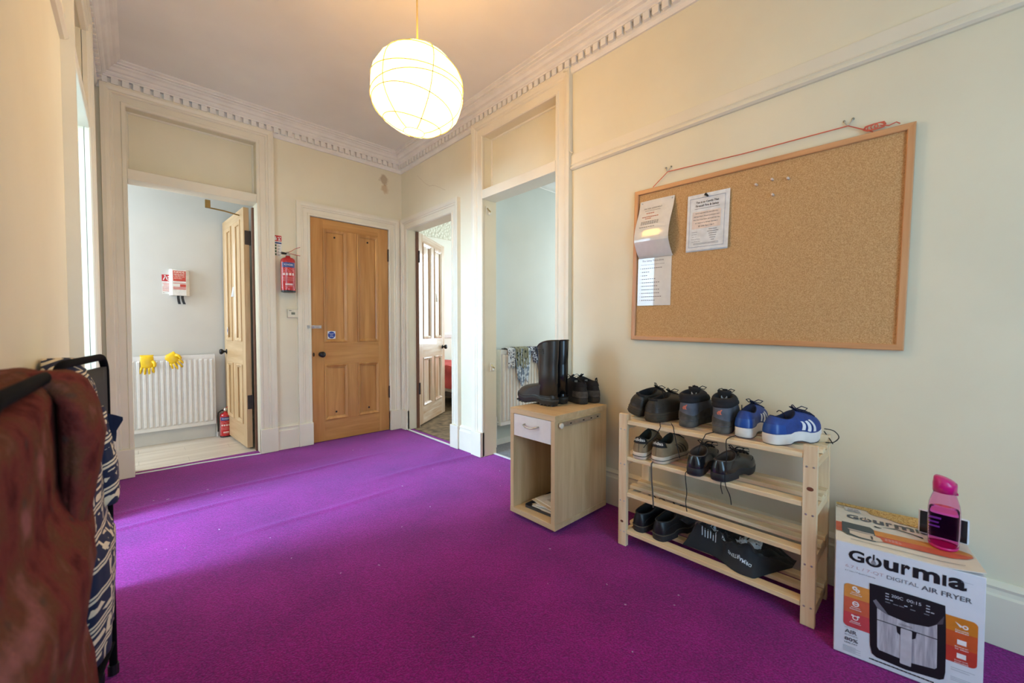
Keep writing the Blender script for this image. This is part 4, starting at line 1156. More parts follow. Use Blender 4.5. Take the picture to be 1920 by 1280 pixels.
# D: tan suede trainers with black lettered heel tabs
m_tan = plain('tan suede', lin(158, 136, 104), .9, var=.2, scale=24, bmp=.2)
m_tsole = plain('off white rubber', lin(226, 208, 186), .6, var=.08)
m_dkpad = plain('dark olive lining', lin(40, 44, 36), .9)
def extraD(t, sh):
    tab = sh.patch(-.80, .80, .50, .97, .003, 14, 7).obj('heel_tab', plain('black heel tab', lin(26, 26, 24), .6), t, smooth=True, solid=.003)
    tm = MB()
    text_in(tm, 'adidas', -.50, .50, .64, .86, lambda a, c: sh.off(-a, c, .0052), .012)
    tm.obj('lettering', plain('white embroidery', lin(232, 228, 220), .6), tab)
    MB().tube([sh.out(2*PI*i/44, 1.004)+V(0, 0, sh.sole*.52+sh.zb((1-math.cos(2*PI*i/44))/2)*.9) for i in range(45)], .0016, 4).obj('sole_line', m_ink, t)
    MB().tube([sh.off(0, .06+.1*k/1, .0006) for k in range(7)], .0009, 4).obj('heel_seam', plain('tan seam', lin(120, 98, 72), .9), t)
    for sg in (1, -1):
        for k in range(3):
            c = (PI/2+.10+k*.17)*sg
            MB().grid(lambda a, w_: sh.off(c+(a-.5)*.085*sg-.10*w_*sg, .05+w_*.62, .0014), 2, 8).obj('stripe', plain('dark tan stripe', lin(98, 82, 62), .9), t, smooth=True)
kD = dict(L=.258, W=.098, sole=.033, zh=.104, zf=.118, dip=.024, toe=.048, c0=.018, c1=.140, cw=.058, spring=.010)
dA = build_shoe('suede_trainer', 'tan suede trainer with black lettered heel tab, leftmost on the second tier', 'shoe', Shoe(hand=1, **kD), (1.712, .957, .4405), math.radians(8), m_tan, m_tsole, m_dkpad, 'tan suede trainers', laces=1, m_lace=m_lc, extra=extraD)
dB = build_shoe('suede_trainer', 'tan suede trainer with black lettered heel tab, turned, second on the second tier', 'shoe', Shoe(hand=-1, **kD), (1.716, .873, .4405), math.radians(-3), m_tan, m_tsole, m_dkpad, 'tan suede trainers', laces=1, m_lace=m_lc, extra=extraD)
child_world(strand('lace_end', '', [(1.76, .895, .443), (1.708, .886, .443), (1.70, .884, .42), (1.702, .882, .36), (1.698, .876, .32), (1.697, .872, .27), (1.70, .873, .245)], .0034, plain('grey flat lace', lin(96, 84, 76), .9)), dA)

# E: polished black lace up shoes
def extraE(t, sh):
    hl = MB(); A = [i*PI/10 for i in range(-7, 8)]
    base = [sh.out(a*.62, .985) for a in A]
    poly = [(p.x, p.y) for p in base]
    hl.prism(poly, -.0005, .016).obj('heel_block', m_pols, t)
    MB().tube([sh.off(a, .995, .0018) for a in [2*PI*i/40 for i in range(41)]], .0018, 5).obj('collar_piping', plain('grey brown piping', lin(96, 90, 84), .6), t)
    MB().tube([sh.off(PI+s, .40-.10*math.cos(s*1.2), .0006) for s in [-.95+1.9*i/16 for i in range(17)]], .0009, 4).obj('toe_seam', m_soft, t)
    lp_ = [sh.off(PI, .94, .008), sh.off(PI, .94, .008)+V(.0, -.012, .012), sh.off(PI, .94, .008)+V(.02, -.048, .010), sh.off(PI, .94, .008)+V(.024, -.050, -.004), sh.off(PI, .94, .008)+V(.010, -.022, -.002), sh.off(PI, .94, .008)]
    MB().tube(lp_, .0018, 5).obj('lace_loop', m_lc, t)
kE = dict(L=.272, W=.098, sole=.030, zh=.082, zf=.100, dip=.010, toe=.044, c0=.010, c1=.128, cw=.062, spring=.010, arch=.012)
m_ins = plain('brown insole', lin(74, 58, 48), .6)
eA = build_shoe('dress_shoe', 'polished black lace up shoe, left one of the pair on the second tier', 'shoe', Shoe(hand=1, **kE), (1.690, .693, .4405), math.radians(5), m_pol, m_pols, m_ins, 'polished black dress shoes', laces=1, m_lace=m_lc, extra=extraE, nlace=4)
eB = build_shoe('dress_shoe', 'polished black lace up shoe, right one of the pair on the second tier', 'shoe', Shoe(hand=-1, **kE), (1.700, .608, .4405), math.radians(-9), m_pol, m_pols, m_ins, 'polished black dress shoes', laces=1, m_lace=m_lc, extra=extraE, nlace=4)
child_world(strand('lace_end', '', [(1.74, .732, .443), (1.70, .728, .442), (1.690, .724, .42), (1.695, .720, .36), (1.690, .722, .32), (1.694, .718, .28)]), eA)
child_world(strand('lace_end', '', [(1.72, .592, .443), (1.692, .584, .425), (1.688, .576, .40)]), eB)

# F: black lace up work shoes on the bottom tier
def extraF(t, sh):
    hl = MB(); A = [i*PI/10 for i in range(-7, 8)]
    hl.prism([(sh.out(a*.62, .99).x, sh.out(a*.62, .99).y) for a in A], -.0005, .018).obj('heel_block', m_pols, t)
    MB().tube([sh.out(2*PI*i/44, 1.006)+V(0, 0, sh.sole*.92+sh.zb((1-math.cos(2*PI*i/44))/2)*.8) for i in range(45)], .002, 4).obj('welt', plain('taupe welt', lin(92, 82, 68), .7), t)
    MB().tube([sh.off(a, .99, .0022) for a in [2*PI*i/40 for i in range(41)]], .0028, 5).obj('collar_piping', plain('dark padded edge', lin(50, 48, 46), .7), t)
    for sg in (1, -1):
        MB().tube([sh.off((.55+.9*i/12)*sg, .22+.26*math.sin(i/12*2.6), .0006) for i in range(13)], .0008, 4).obj('side_seam', plain('dull seam', lin(54, 54, 58), .6), t)
        e = MB()
        for k in range(4):
            p = sh.off(PI-sg*(.36+.03*k), .92-k*.11, .0025); e.tube([p-V(0, 0, .001), p+V(0, 0, .0015)], .0022, 6)
        e.obj('eyelets', m_steel, t)
kF = dict(L=.272, W=.100, sole=.030, zh=.086, zf=.112, dip=.010, toe=.046, c0=.010, c1=.142, cw=.062, spring=.012, arch=.012)
m_wrk = plain('black grained leather', lin(26, 25, 27), .42, var=.3, scale=40, bmp=.15)
build_shoe('work_shoe', 'plain black lace up shoe by the left post on the bottom tier', 'shoe', Shoe(hand=1, **kF), (1.742, .980, .0805), math.radians(-9), m_wrk, m_pols, m_soft, 'black work shoes on the bottom tier', laces=1, m_lace=m_lc, extra=extraF, nlace=4)
build_shoe('work_shoe', 'plain black lace up shoe beside the black cloth bag on the bottom tier', 'shoe', Shoe(hand=-1, **kF), (1.735, .876, .0805), math.radians(-9), m_wrk, m_pols, m_soft, 'black work shoes on the bottom tier', laces=1, m_lace=m_lc, extra=extraF, nlace=4)

# G: black trainers on the cabinet, heels to the room
def extraG(t, sh):
    MB().tube([sh.off(0, .9, .003), sh.col(0)+V(-.010, 0, .004), sh.col(0)+V(-.006, 0, .022), sh.col(0)+V(.002, 0, .016), sh.col(0)+V(.004, 0, -.004)], .0035, 6).obj('pull_tab', m_soft, t)
    MB().box(sh.c1-.045, sh.c1-.043, -.010, .010, sh.zf-.040, sh.zf-.016).obj('size_label', plain('grey label', lin(140, 134, 126), .6), t)
    sh.patch(-1.2, 1.2, .03, .34, .002, 16, 4).obj('heel_counter', m_mud, t, smooth=True)
    sh.patch(-1.0, 1.0, .60, .98, .004, 16, 4).obj('heel_collar', m_pad, t, smooth=True)
kG = dict(L=.262, W=.092, sole=.034, zh=.128, zf=.146, dip=.012, toe=.05, c0=.020, c1=.150, cw=.062, spring=.014, flare=1.0)
m_gry = plain('black nubuck', lin(38, 35, 33), .8, var=.3, scale=22)
m_gso = plain('worn charcoal rubber', lin(60, 54, 48), .8, var=.3, scale=20)
build_shoe('black_trainer', 'black trainer next to the rubber boots on the beech cabinet', 'shoe', Shoe(hand=1, **kG), (1.905, 1.405, Hc+.0005), math.radians(68), m_gry, m_gso, m_pad, 'black trainers on the cabinet', laces=1, m_lace=m_lc, extra=extraG)
build_shoe('black_trainer', 'black trainer nearest the wall on the beech cabinet', 'shoe', Shoe(hand=-1, **kG), (1.998, 1.380, Hc+.0005), math.radians(78), m_gry, m_gso, m_pad, 'black trainers on the cabinet', laces=1, m_lace=m_lc, extra=extraG)

# ------------------------------------------------------------------ rubber boots
m_rub = plain('black rubber boot', lin(56, 52, 46), .38, var=.18, scale=6)
m_rsole = plain('dark rubber sole', lin(48, 46, 42), .6, var=.2)
def wellington(label, loc, rz, mat, hand):
    t = thing('rubber_boot', label, 'boot', loc, rz, group='black rubber boots')
    sh = Shoe(L=.305, W=.096, sole=.034, zh=.120, zf=.124, dip=0, toe=.060, c0=.016, c1=.124, cw=.080, spring=.014, hand=hand, arch=.012)
    NA = 44; A = [2*PI*i/NA for i in range(NA)]; NV = 8
    u = MB(); rr = [[sh.up(a, j/NV) for a in A] for j in range(NV+1)]
    for z, x0, x1, wd in ((.165, .010, .117, .080), (.22, .004, .124, .086), (.28, -.002, .131, .092), (.33, -.004, .137, .096), (.378, -.005, .140, .098)):
        ring = []
        for a in A:
            q = (1-math.cos(a))/2
            zz = z-(.046*q*q if z > .37 else 0)
            ring.append(V(x0+(x1-x0)*q, math.sin(a)*wd*.5, zz))
        rr.append(ring)
    top = rr[-1]
    c = V(.068, 0, .36)
    rr.append([p+V(0, 0, .002) for p in top]); rr.append([c+(p-c)*.95 for p in top])
    for z in (.30, .18, .06): rr.append([V(.068+(p.x-.068)*.90, p.y*.90, z) for p in top])
    u.loft(rr, False, True).obj('upper', mat, t, smooth=True)
    MB().tube([p+V(0, 0, -.003) for p in top+[top[0]]], .0032, 6).obj('top_binding', mat, t)
    so = MB(); r2 = []
    for k, f in ((.97, 0), (1.0, .1), (1.0, .45), (1.03, .5), (1.03, .95), (1.0, 1.0), (.93, 1.0)):
        r2.append([V(sh.out(a, k).x, sh.out(a, k).y, sh.zb((1-math.cos(a))/2)+sh.sole*f*1.0+.008) for a in A])
    so.loft(r2, True, True).obj('sole', m_rsole, t, smooth=True)
    ln = MB()
    for x in [.012+.024*i for i in range(4)]+[.155+.026*i for i in range(6)]:
        q = x/.315; hw = interp(WID, q)*.046; ln.box(x, x+.014, -hw+sh.yc(q), hw+sh.yc(q), sh.zb(q)*.9+.0005, sh.zb(q)+.010)
    ln.obj('tread', m_rsole, t)
    MB().tube([V(-.004+.003*math.sin(z*20), 0, z) for z in (.13, .2, .3, .372)], .002, 4).obj('back_seam', mat, t)
    MB().tube([sh.off(a, .10, .003) for a in [2*PI*i/40 for i in range(41)]], .003, 5).obj('foxing_band', mat, t)
    lg = MB()
    for i in range(3): lg.box(.06-.002*i, .10-.004*i, .0495, .0545, .322-i*.011, .327-i*.011)
    lg.obj('embossed_bars', mat, t)
    return t
wellington('near black rubber boot standing on the beech cabinet, toe to the left', (1.735, 1.478, Hc+.0005), math.radians(88), m_rub, 1)
wellington('far black rubber boot standing on the beech cabinet behind the near boot', (1.838, 1.488, Hc+.0005), math.radians(92), plain('glossy black rubber', lin(18, 18, 20), .25, coat=.3), -1)
# ------------------------------------------------------------------ air fryer carton
bxa = math.atan2(.1388, .9903)
# local x: left to right across the front (u), y: depth away from the viewer, z up
box = thing('air_fryer_box', 'white printed air fryer carton on the carpet right of the shoe rack', 'box', (1.655, .217, 0), rz=math.atan2(-.9903, .1388))
BW, BD, BH = .324, .367, .369
m_card = plain('white coated card', lin(226, 226, 230), .4, var=.03)
m_side = plain('cream coated card', lin(238, 226, 208), .4, var=.04)
m_brown = plain('brown card edge', lin(120, 100, 80), .8)
MB().box(0, BW, 0, BD, .001, BH-.003).obj('carton', m_card, box, bevel=.002)
lid = MB()
lid.grid(lambda u, w_: (u*BW, -.0005+w_*BD, BH-.002+.012*max(0, (u-.72)/.28)**1.6*max(0, 1-w_*2.2)), 16, 10)
lid.obj('lid_flap', m_side, box, solid=.003)
ZT = lambda u, d: BH+.0006+.012*max(0, (u/BW-.72)/.28)**1.6*max(0, 1-d/BD*2.2)
F = lambda u, z: (u, -.0012, z)
F2 = lambda u, z: (u, -.0018, z)
F3 = lambda u, z: (u, -.0024, z)
F4 = lambda u, z: (u, -.0030, z)
T = lambda u, d: (u, d, ZT(u, d)+.0006)
T2 = lambda u, d: (u, d, ZT(u, d)+.0012)
def poly(name, fn, pts, mat, par=box):
    m = MB(); m.add([fn(*p) for p in pts], [tuple(range(len(pts)))]); return m.obj(name, mat, par)
def rrect(u0, u1, z0, z1, r, corners=(1, 1, 1, 1)):
    out = []
    for (cx, cz, a0), on in zip(((u1-r, z0+r, -PI/2), (u1-r, z1-r, 0), (u0+r, z1-r, PI/2), (u0+r, z0+r, PI)), corners):
        if on: out += [(cx+r*math.cos(a0+PI/2*i/6), cz+r*math.sin(a0+PI/2*i/6)) for i in range(7)]
        else: out.append((cx+(r if a0 in (-PI/2, 0) else -r), cz+(r if a0 in (0, PI/2) else -r)))
    return out
m_k = plain('black ink', lin(16, 16, 18), .5); m_gr = plain('grey ink', lin(92, 92, 98), .5); m_pink = plain('pale pink ink', lin(216, 184, 186), .5); m_gr2 = plain('mid grey ink', lin(130, 128, 134), .5)
def logo(fn, u0, u1, z0, z1, par, nm, mat, sub):
    """heavy rounded word mark whose second letter is a power symbol with a whisk"""
    U = lambda a: u0+(u1-u0)*a; Zz = lambda c: z0+(z1-z0)*c
    tm = MB()
    text_in(tm, 'G', U(0), U(.15), Zz(.10), Zz(.96), fn, .03)
    text_in(tm, 'u', U(.325), U(.455), Zz(.10), Zz(.84), fn, .035)
    text_in(tm, 'r', U(.478), U(.555), Zz(.10), Zz(.86), fn, .035)
    text_in(tm, 'm', U(.575), U(.795), Zz(.10), Zz(.86), fn, .035)
    text_in(tm, '\u0131', U(.815), U(.845), Zz(.10), Zz(.86), fn, .035)
    text_in(tm, 'a', U(.860), U(1.0), Zz(.09), Zz(.87), fn, .035)
    # the o: a ring open at the top
    cu, cz, ru, rz_ = U(.235), Zz(.46), (U(.235)-U(.162)), (Zz(.86)-Zz(.46))
    a = [PI/2+.42+(2*PI-.84)*i/28 for i in range(29)]
    o = len(tm.v)
    tm.v += [tuple(fn(cu+ru*math.cos(t), cz+rz_*math.sin(t))) for t in a]+[tuple(fn(cu+ru*.62*math.cos(t), cz+rz_*.62*math.sin(t))) for t in a]
    for i in range(28): tm.f.append((o+i, o+i+1, o+29+i+1, o+29+i)); tm.m.append(0)
    tm.add([fn(cu-ru*.10, Zz(1.0)), fn(cu+ru*.10, Zz(1.0)), fn(cu+ru*.10, Zz(.58)), fn(cu-ru*.10, Zz(.58))], [(0, 1, 2, 3)])
    lt = tm.obj(nm, mat, par)
    wk = MB()
    for s in (-1, -.5, 0, .5, 1):
        pts = [(cu, Zz(.60)), (cu+ru*.24*s, Zz(.44)), (cu+ru*.30*s, Zz(.32)), (cu, Zz(.22))]
        for p, q in zip(pts, pts[1:]):
            p = Vector(fn(*p)); q = Vector(fn(*q)); wk.tube([p, q], (U(1)-U(0))*.0022, 4)
    wk.obj('whisk', sub, lt)
    return lt
logo(F, .0325, .288, .308, .350, box, 'lettering', m_k, m_gr2)
tm = MB(); text_in(tm, '6.7 L / 7-QT', .0255, .1165, .2865, .2975, F, .0); tm.obj('lettering', m_pink, box)
tm = MB(); text_in(tm, 'DIGITAL', .1235, .1925, .2855, .2970, F, .0); tm.obj('lettering', m_gr2, box)
tm = MB(); text_in(tm, 'AIR FRYER', .1985, .2990, .2825, .2965, F, .012); tm.obj('lettering', m_gr, box)
tm = MB(); text_in(tm, '6.7 Liter / 7 Quart Capacity', .0250, .0975, .2745, .2795, F); tm.obj('lettering', m_gr, box)
# coloured feature columns
m_or = [plain('amber ink', lin(224, 146, 66), .5), plain('orange red ink', lin(214, 98, 66), .5), plain('coral red ink', lin(206, 70, 76), .5), plain('deep amber ink', lin(214, 126, 26), .5), plain('burnt orange ink', lin(206, 86, 32), .5), plain('brick red ink', lin(196, 58, 40), .5)]
def column(u0, u1, za, zb_, left, mats):
    zs = [zb_, zb_-(zb_-za)*.315, zb_-(zb_-za)*.66, za]
    for i in range(3):
        r = .012; on = [0, 0, 0, 0]
        if i == 0: on[2 if left else 1] = 1
        if i == 2: on[3 if left else 0] = 1
        poly('colour_block', F, rrect(u0, u1, zs[i+1], zs[i], r, on), mats[i])
column(.0235, .090, .096, .236, True, m_or[:3]); column(.246, .3115, .100, .2325, False, m_or[3:])
m_icon = plain('white ink', lin(244, 236, 232), .5)
tm = MB()
def ring(mb, fn, cu, cz, r, k=.65, n=16, sq=False):
    o = len(mb.v); 
    for rr in (r, r*k): mb.v += [tuple(fn(cu+rr*math.cos(2*PI*i/n), cz+rr*math.sin(2*PI*i/n))) for i in range(n)]
    for i in range(n): j = (i+1) % n; mb.f.append((o+i, o+j, o+n+j, o+n+i)); mb.m.append(0)
def quad(mb, fn, a, b_, c, d): mb.add([fn(a, c), fn(b_, c), fn(b_, d), fn(a, d)], [(0, 1, 2, 3)])
for i, (cz, w1, w2) in enumerate(((.2255, 'Simple', 'Control'), (.1775, 'Multiple', 'Functions'), (.132, 'Guided', 'Cooking'))):
    cu = .0525
    if i == 0:
        ring(tm, F2, cu-.003, cz, .0065, .35); ring(tm, F2, cu+.004, cz-.006, .0055, .3)
    elif i == 1: ring(tm, F2, cu, cz-.002, .0085); quad(tm, F2, cu-.005, cu+.005, cz-.0035, cz-.0005)
    else: ring(tm, F2, cu, cz-.002, .0075); quad(tm, F2, cu-.010, cu-.004, cz+.002, cz+.007); quad(tm, F2, cu+.004, cu+.010, cz+.002, cz+.007)
    text_in(tm, w1, cu-.011, cu+.011, cz-.0165, cz-.0125, F2, .02); text_in(tm, w2, cu-.014, cu+.014, cz-.022, cz-.018, F2, .02)
for i, (cz, w1, w2) in enumerate(((.2115, 'Nonstick', 'Basket'), (.163, 'Easy', 'to clean'), (.1235, 'Recipe book', 'included'))):
    cu = .2815
    if i == 0:
        tm.add([F2(cu-.014, cz+.008), F2(cu-.004, cz-.006), F2(cu+.002, cz-.002)], [(0, 1, 2)]); ring(tm, F2, cu+.006, cz-.002, .006, .5)
    else:
        quad(tm, F2, cu-.009, cu+.009, cz-.007, cz+.007); 
    text_in(tm, w1, cu-.013, cu+.013, cz-.0165, cz-.0125, F2, .01); text_in(tm, w2, cu-.013, cu+.013, cz-.022, cz-.018, F2, .01)
tm.obj('feature_icons', m_icon, box)
tm = MB(); text_in(tm, 'AIR', .0275, .0575, .0735, .086, F, .02); text_in(tm, '80%', .0275, .0605, .0485, .060, F, .02)
text_in(tm, 'FRY WITH UP TO', .0275, .0595, .0655, .0695, F); text_in(tm, 'LESS FAT', .0275, .0595, .0405, .0445, F, .02); text_in(tm, 'ENJOY THE TASTE OF', .0275, .0595, .0895, .0925, F)
tm.obj('lettering', m_gr, box)
tm = MB()
for i in range(6): quad(tm, F, .024, .055+.012*(i % 2), .030-.0035*i, .0315-.0035*i)
for i in range(2): quad(tm, F, .262, .308-.01*i, .083-.006*i, .0845-.006*i)
for i in range(3): quad(tm, F, .262, .309-.012*(i == 2), .056-.0045*i, .0575-.0045*i)
quad(tm, F, .277, .300, .3375, .3385)
tm.obj('small_print', plain('faint grey ink', lin(178, 180, 188), .6), box)
dt = MB()
for i in range(46):
    a = .088+.0031*i; dt.add([F(a, .0155), F(a+.0020+.0006*(i % 3), .0155), F(a+.0020+.0006*(i % 3), .0195), F(a, .0195)], [(0, 1, 2, 3)])
dt.obj('lettering', m_k, box)
# picture of the fryer
fy = poly('fryer_picture', F2, [(.0843, .2572), (.12, .2582), (.21, .2575), (.2476, .2557), (.250, .20), (.2515, .12), (.2515, .060), (.249, .040), (.240, .0330), (.17, .0250), (.105, .0290), (.094, .036), (.089, .06), (.086, .15)], m_k)
m_ss = wood('printed steel', lin(206, 202, 206), lin(150, 144, 152), 'z', .35, 3)
poly('steel_band', F3, [(.1028, .186), (.125, .176), (.17, .170), (.215, .178), (.2324, .1935), (.2333, .151), (.1035, .151)], m_ss, fy)
poly('basket_front', F3, [(.1035, .1485), (.2333, .1485), (.2342, .066), (.230, .060), (.18, .052), (.11, .056), (.1052, .064)], m_ss, fy)
poly('handle_recess', F4, [(.147, .150), (.191, .150), (.189, .131), (.183, .126), (.155, .126), (.149, .131)], m_k, fy)
poly('basket_handle', lambda u, z: (u, -.0036, z), rrect(.1565, .1812, .040, .149, .003), plain('printed silver', lin(200, 194, 198), .3), fy)
m_shn = plain('dark grey sheen ink', lin(78, 74, 80), .4)
poly('highlight', F3, [(.093, .205), (.10, .212), (.118, .190), (.128, .176), (.1028, .187)], plain('silver sheen ink', lin(120, 118, 126), .4), fy)
poly('highlight', F3, [(.226, .19), (.244, .200), (.246, .225), (.232, .196)], m_shn, fy)
tm = MB(); text_in(tm, '200C', .1345, .1600, .2335, .2425, F3, .01); text_in(tm, '00:15', .1680, .1990, .2335, .2425, F3, .01)
for u in (.121, .209):
    for i in range(3): quad(tm, F3, u, u+.008, .2385-.0085*i, .2415-.0085*i)
    quad(tm, F3, u+.010, u+.017, .2215, .2245)
quad(tm, F3, .163, .170, .2175, .2205); quad(tm, F3, .177, .180, .2245, .2275)
tm.obj('lettering', plain('display ink', lin(196, 196, 204), .5), fy)
tm = MB()
for u in (.121, .139, .152, .176, .205): quad(tm, F3, u, u+.011, .2125, .2150)
text_in(tm, 'GOURMIA', .152, .182, .1565, .1620, F4)
tm.obj('faint_print', m_gr2, fy)
# top of the carton
logo(T, .031, .252, .212, .256, box, 'lettering', m_gr, m_gr2)
m, nt, b = nmat('printed golden fries')
v = coords(nt, (60, 25, 25)); n = N(nt, 'ShaderNodeTexNoise'); n.inputs['Scale'].default_value = 1.6; n.inputs['Detail'].default_value = 3; n.inputs['Distortion'].default_value = 2.5
nt.links.new(v, n.inputs['Vector'])
nt.links.new(ramp(nt, n.outputs[0], [(.3, lin(150, 96, 40)), (.45, lin(214, 164, 80)), (.6, lin(236, 208, 136)), (.75, lin(190, 122, 60))]), b.inputs['Base Color'])
poly('fries_picture', T, [(.002, .340), (.03, .334), (.09, .330), (.10, .30), (.14, .292), (.17, .272), (.24, .262), (.30, .275), (.322, .30), (.322, .365), (.002, .365)], m)
poly('item_label', T2, [(.0286, .286), (.074, .286), (.074, .322), (.0286, .322)], plain('white label', lin(236, 232, 226), .5))
tm = MB(); text_in(tm, 'GAF 698', .036, .066, .304, .314, lambda u, d: (u, d, ZT(u, d)+.0018)); 
for i in range(2): quad(tm, lambda u, d: (u, d, ZT(u, d)+.0018), .034, .070, .290+.006*i, .292+.006*i)
tm.obj('lettering', m_gr, box)
ring_ = MB(); ring(ring_, T2, .013, .318, .012, .75, 18); ring_.obj('round_stamp', plain('tan ink', lin(190, 160, 120), .6), box)
poly('colour_block', T, [(.0005, .078), (.0165, .078), (.0165, .160), (.0005, .160)], m_or[1])
poly('colour_block', T, [(.10, .108), (.316, .108), (.320, .118), (.316, .132), (.300, .144), (.27, .150), (.10, .150)], m_or[0])
poly('colour_block', T, [(.112, .066), (.27, .066), (.30, .078), (.316, .096), (.319, .107), (.102, .107)], m_or[1])
tf = poly('fryer_picture', T2, [(.0165, .078), (.03, .060), (.06, .052), (.10, .052), (.101, .10), (.100, .150), (.092, .166), (.0165, .168)], plain('slate ink', lin(70, 82, 86), .5))
T3 = lambda u, d: (u, d, ZT(u, d)+.0018)
poly('drawer_picture', T3, [(.036, .098), (.095, .098), (.112, .090), (.118, .066), (.104, .056), (.060, .058), (.036, .072)], plain('printed cream', lin(226, 208, 188), .5), tf)
poly('drawer_rim', lambda u, d: (u, d, ZT(u, d)+.0022), [(.030, .112), (.098, .108), (.098, .099), (.036, .101)], plain('printed pale steel', lin(206, 190, 178), .5), tf)
poly('shadow_gap', lambda u, d: (u, d, ZT(u, d)+.0024), [(.088, .088), (.094, .086), (.094, .060), (.090, .058)], plain('printed brown', lin(84, 66, 62), .5), tf)
tm = MB()
for i, d in enumerate((.092, .082)):
    for k in range(9-i): quad(tm, T2, .124+.008*k, .130+.008*k, d, d+.004)
tm.obj('small_print', m_pink, box)
sw = MB()
for p, q, w0, w1 in (((.104, .186), (.122, .182), .006, .002), ((.122, .194), (.16, .205), .0005, .003), ((.16, .205), (.20, .192), .003, .003), ((.20, .192), (.222, .178), .003, .005)):
    sw.add([T2(p[0], p[1]-w0), T2(q[0], q[1]-w1), T2(q[0], q[1]+w1), T2(p[0], p[1]+w0)], [(0, 1, 2, 3)])
sw.obj('printed_swoosh', m_k, box)
dt = MB()
for i in range(70):
    a = .038+.0036*i; dt.add([T2(a, .026), T2(a+.0024, .026), T2(a+.0024, .0295), T2(a, .0295)], [(0, 1, 2, 3)])
dt.obj('small_print', m_gr, box)

# ------------------------------------------------------------------ drinking bottle and device standing on the carton
bt = thing('water_bottle', 'pink translucent drinking bottle with magenta cap standing on the carton', 'bottle', (1.828, -.022, BH+.0022))
m_pk = glassy('pink clear plastic', (.98, .62, .86, 1), .06, 1.12)
m_mg = plain('magenta plastic', lin(214, 22, 120), .3, var=.08, coat=.3)
def ell(z, a, b_, n=28): return [(a*math.cos(2*PI*k/n), b_*math.sin(2*PI*k/n), z) for k in range(n)]
prof = [(.000, .030), (.004, .034), (.018, .037), (.05, .0385), (.09, .039), (.12, .0385), (.14, .036), (.158, .031), (.170, .0275), (.176, .0265)]
rr = [ell(z, r, r*.93) for z, r in prof]; inn = [ell(z+.002, r*.94, r*.87) for z, r in prof[1:]]
MB().loft(rr+inn[::-1], True, True).obj('bottle_body', m_pk, bt, smooth=True)
m_wt = glassy('pink drink', (.97, .34, .70, 1), .0, 1.05)
wl_ = [(z+.0035, r*.93) for z, r in prof if z < .125]
MB().loft([ell(z, r, r*.925) for z, r in wl_]).obj('drink', m_wt, bt, smooth=True)
MB().loft([ell(.0002, .030, .028), ell(.006, .0352, .0327), ell(.012, .0365, .034), ell(.012, .030, .028)], True, True).obj('base', m_mg, bt, smooth=True)
MB().loft([ell(.176, .0285, .0265), ell(.200, .0290, .027), ell(.206, .0285, .0262)]+[[(.027*s*math.cos(2*PI*k/28), .025*s*math.sin(2*PI*k/28), .206+h_+.008*math.sin(2*PI*k/28)*s) for k in range(28)] for s, h_ in ((1.0, .006), (.85, .012), (.4, .015), (.02, .0155))]).obj('cap', m_mg, bt, smooth=True)
MB().box(-.004, .004, -.0285, -.025, .172, .178).obj('spout_clip', m_mg, bt)
for s in (-1, 1):
    MB().tube([(-.036, .010*s-.010, .03), (-.0375, .010*s-.010, .09)], .0008, 4)
mk = MB()
for i in range(10): mk.box(-.024-.003*(i % 2), -.0205, .0315, .0325, .03+.008*i, .0310+.008*i)
mk.obj('volume_marks', m_pink, bt)
dv = thing('phone', 'black screened phone with a white rim propped upright behind the pink bottle', 'phone', (1.905, -.020, BH+.002), rz=math.radians(-8), rot=(0, .10, math.radians(-4)))
MB().box(0, .009, -.058, .056, .0, .078).obj('case', plain('white phone case', lin(232, 232, 236), .4), dv, bevel=.006)
sc_ = MB().box(-.0008, .001, -.054, .052, .004, .074).obj('screen', plain('dark glass', lin(22, 24, 34), .12), dv)
tx = MB()
for i, (a, c) in enumerate(((.026, .002), (.026, .006), (.026, .004), (.026, .018))): tx.box(-.0014, -.0008, c, a, .060-.013*i, .065-.013*i)
m_led, nt, b = nmat('lit screen text')
b.inputs['Base Color'].default_value = lin(120, 130, 190); b.inputs['Emission Color'].default_value = lin(120, 140, 255); b.inputs['Emission Strength'].default_value = .05
tx.obj('screen_text', m_led, sc_)

# ------------------------------------------------------------------ crumpled black cloth bag on the bottom tier
bag = thing('cloth_bag', 'crumpled black cloth bag with white print on the bottom tier of the rack', 'bag', (1.74, .60, .0805))
m_bagc = plain('black cotton cloth', lin(24, 26, 32), .75, var=.25, scale=10, sheen=.2)
def bag_xy(u, w_):   # u 0..1 left(+y) to right(-y), w_ 0..1 front to back
    y = .175-.385*u
    front = .012+.02*max(0, 1-u/.2)+.050*math.sin(PI*u*1.0+.3)-.055*math.exp(-((u-.62)/.22)**2)+(.20*max(0, u-.78)/.22)
    back = .235+.07*max(0, u-.55)-.17*max(0, 1-u/.30)
    x = front+(back-front)*w_
    return x, y
def bag_h(u, w_):
    e = min(1, min(u*7, (1-u)*5))*min(1, w_*6)*min(1, (1-w_)*7)
    h = .066+.030*noise.noise(V(u*3.2, w_*2.6, 3))+.022*math.sin(7*u+3*w_)*.6+.020*noise.noise(V(u*8, w_*6, 7))
    h -= .030*max(0, u-.6)/.4
    r = abs(noise.noise(V(u*5+w_*2, w_*3-u, 12)))
    h += .022*(1-min(1, r*5))
    r2 = abs(noise.noise(V(u*7-w_*4, w_*5+u*2, 31)))
    h += .013*(1-min(1, r2*5))+.007*noise.noise(V(u*15, w_*12, 3))
    return max(.003, e*h+.003)
def bag_pt(u, w_, d=0):
    x, y = bag_xy(u, w_); return (x, y, bag_h(u, w_)+d)
bm_ = MB(); bm_.grid(bag_pt, 56, 36)
n0 = len(bm_.v)
bm_.grid(lambda u, w_: (*bag_xy(u, w_), .0008), 56, 36)
bm_.obj('cloth', m_bagc, bag, smooth=True)
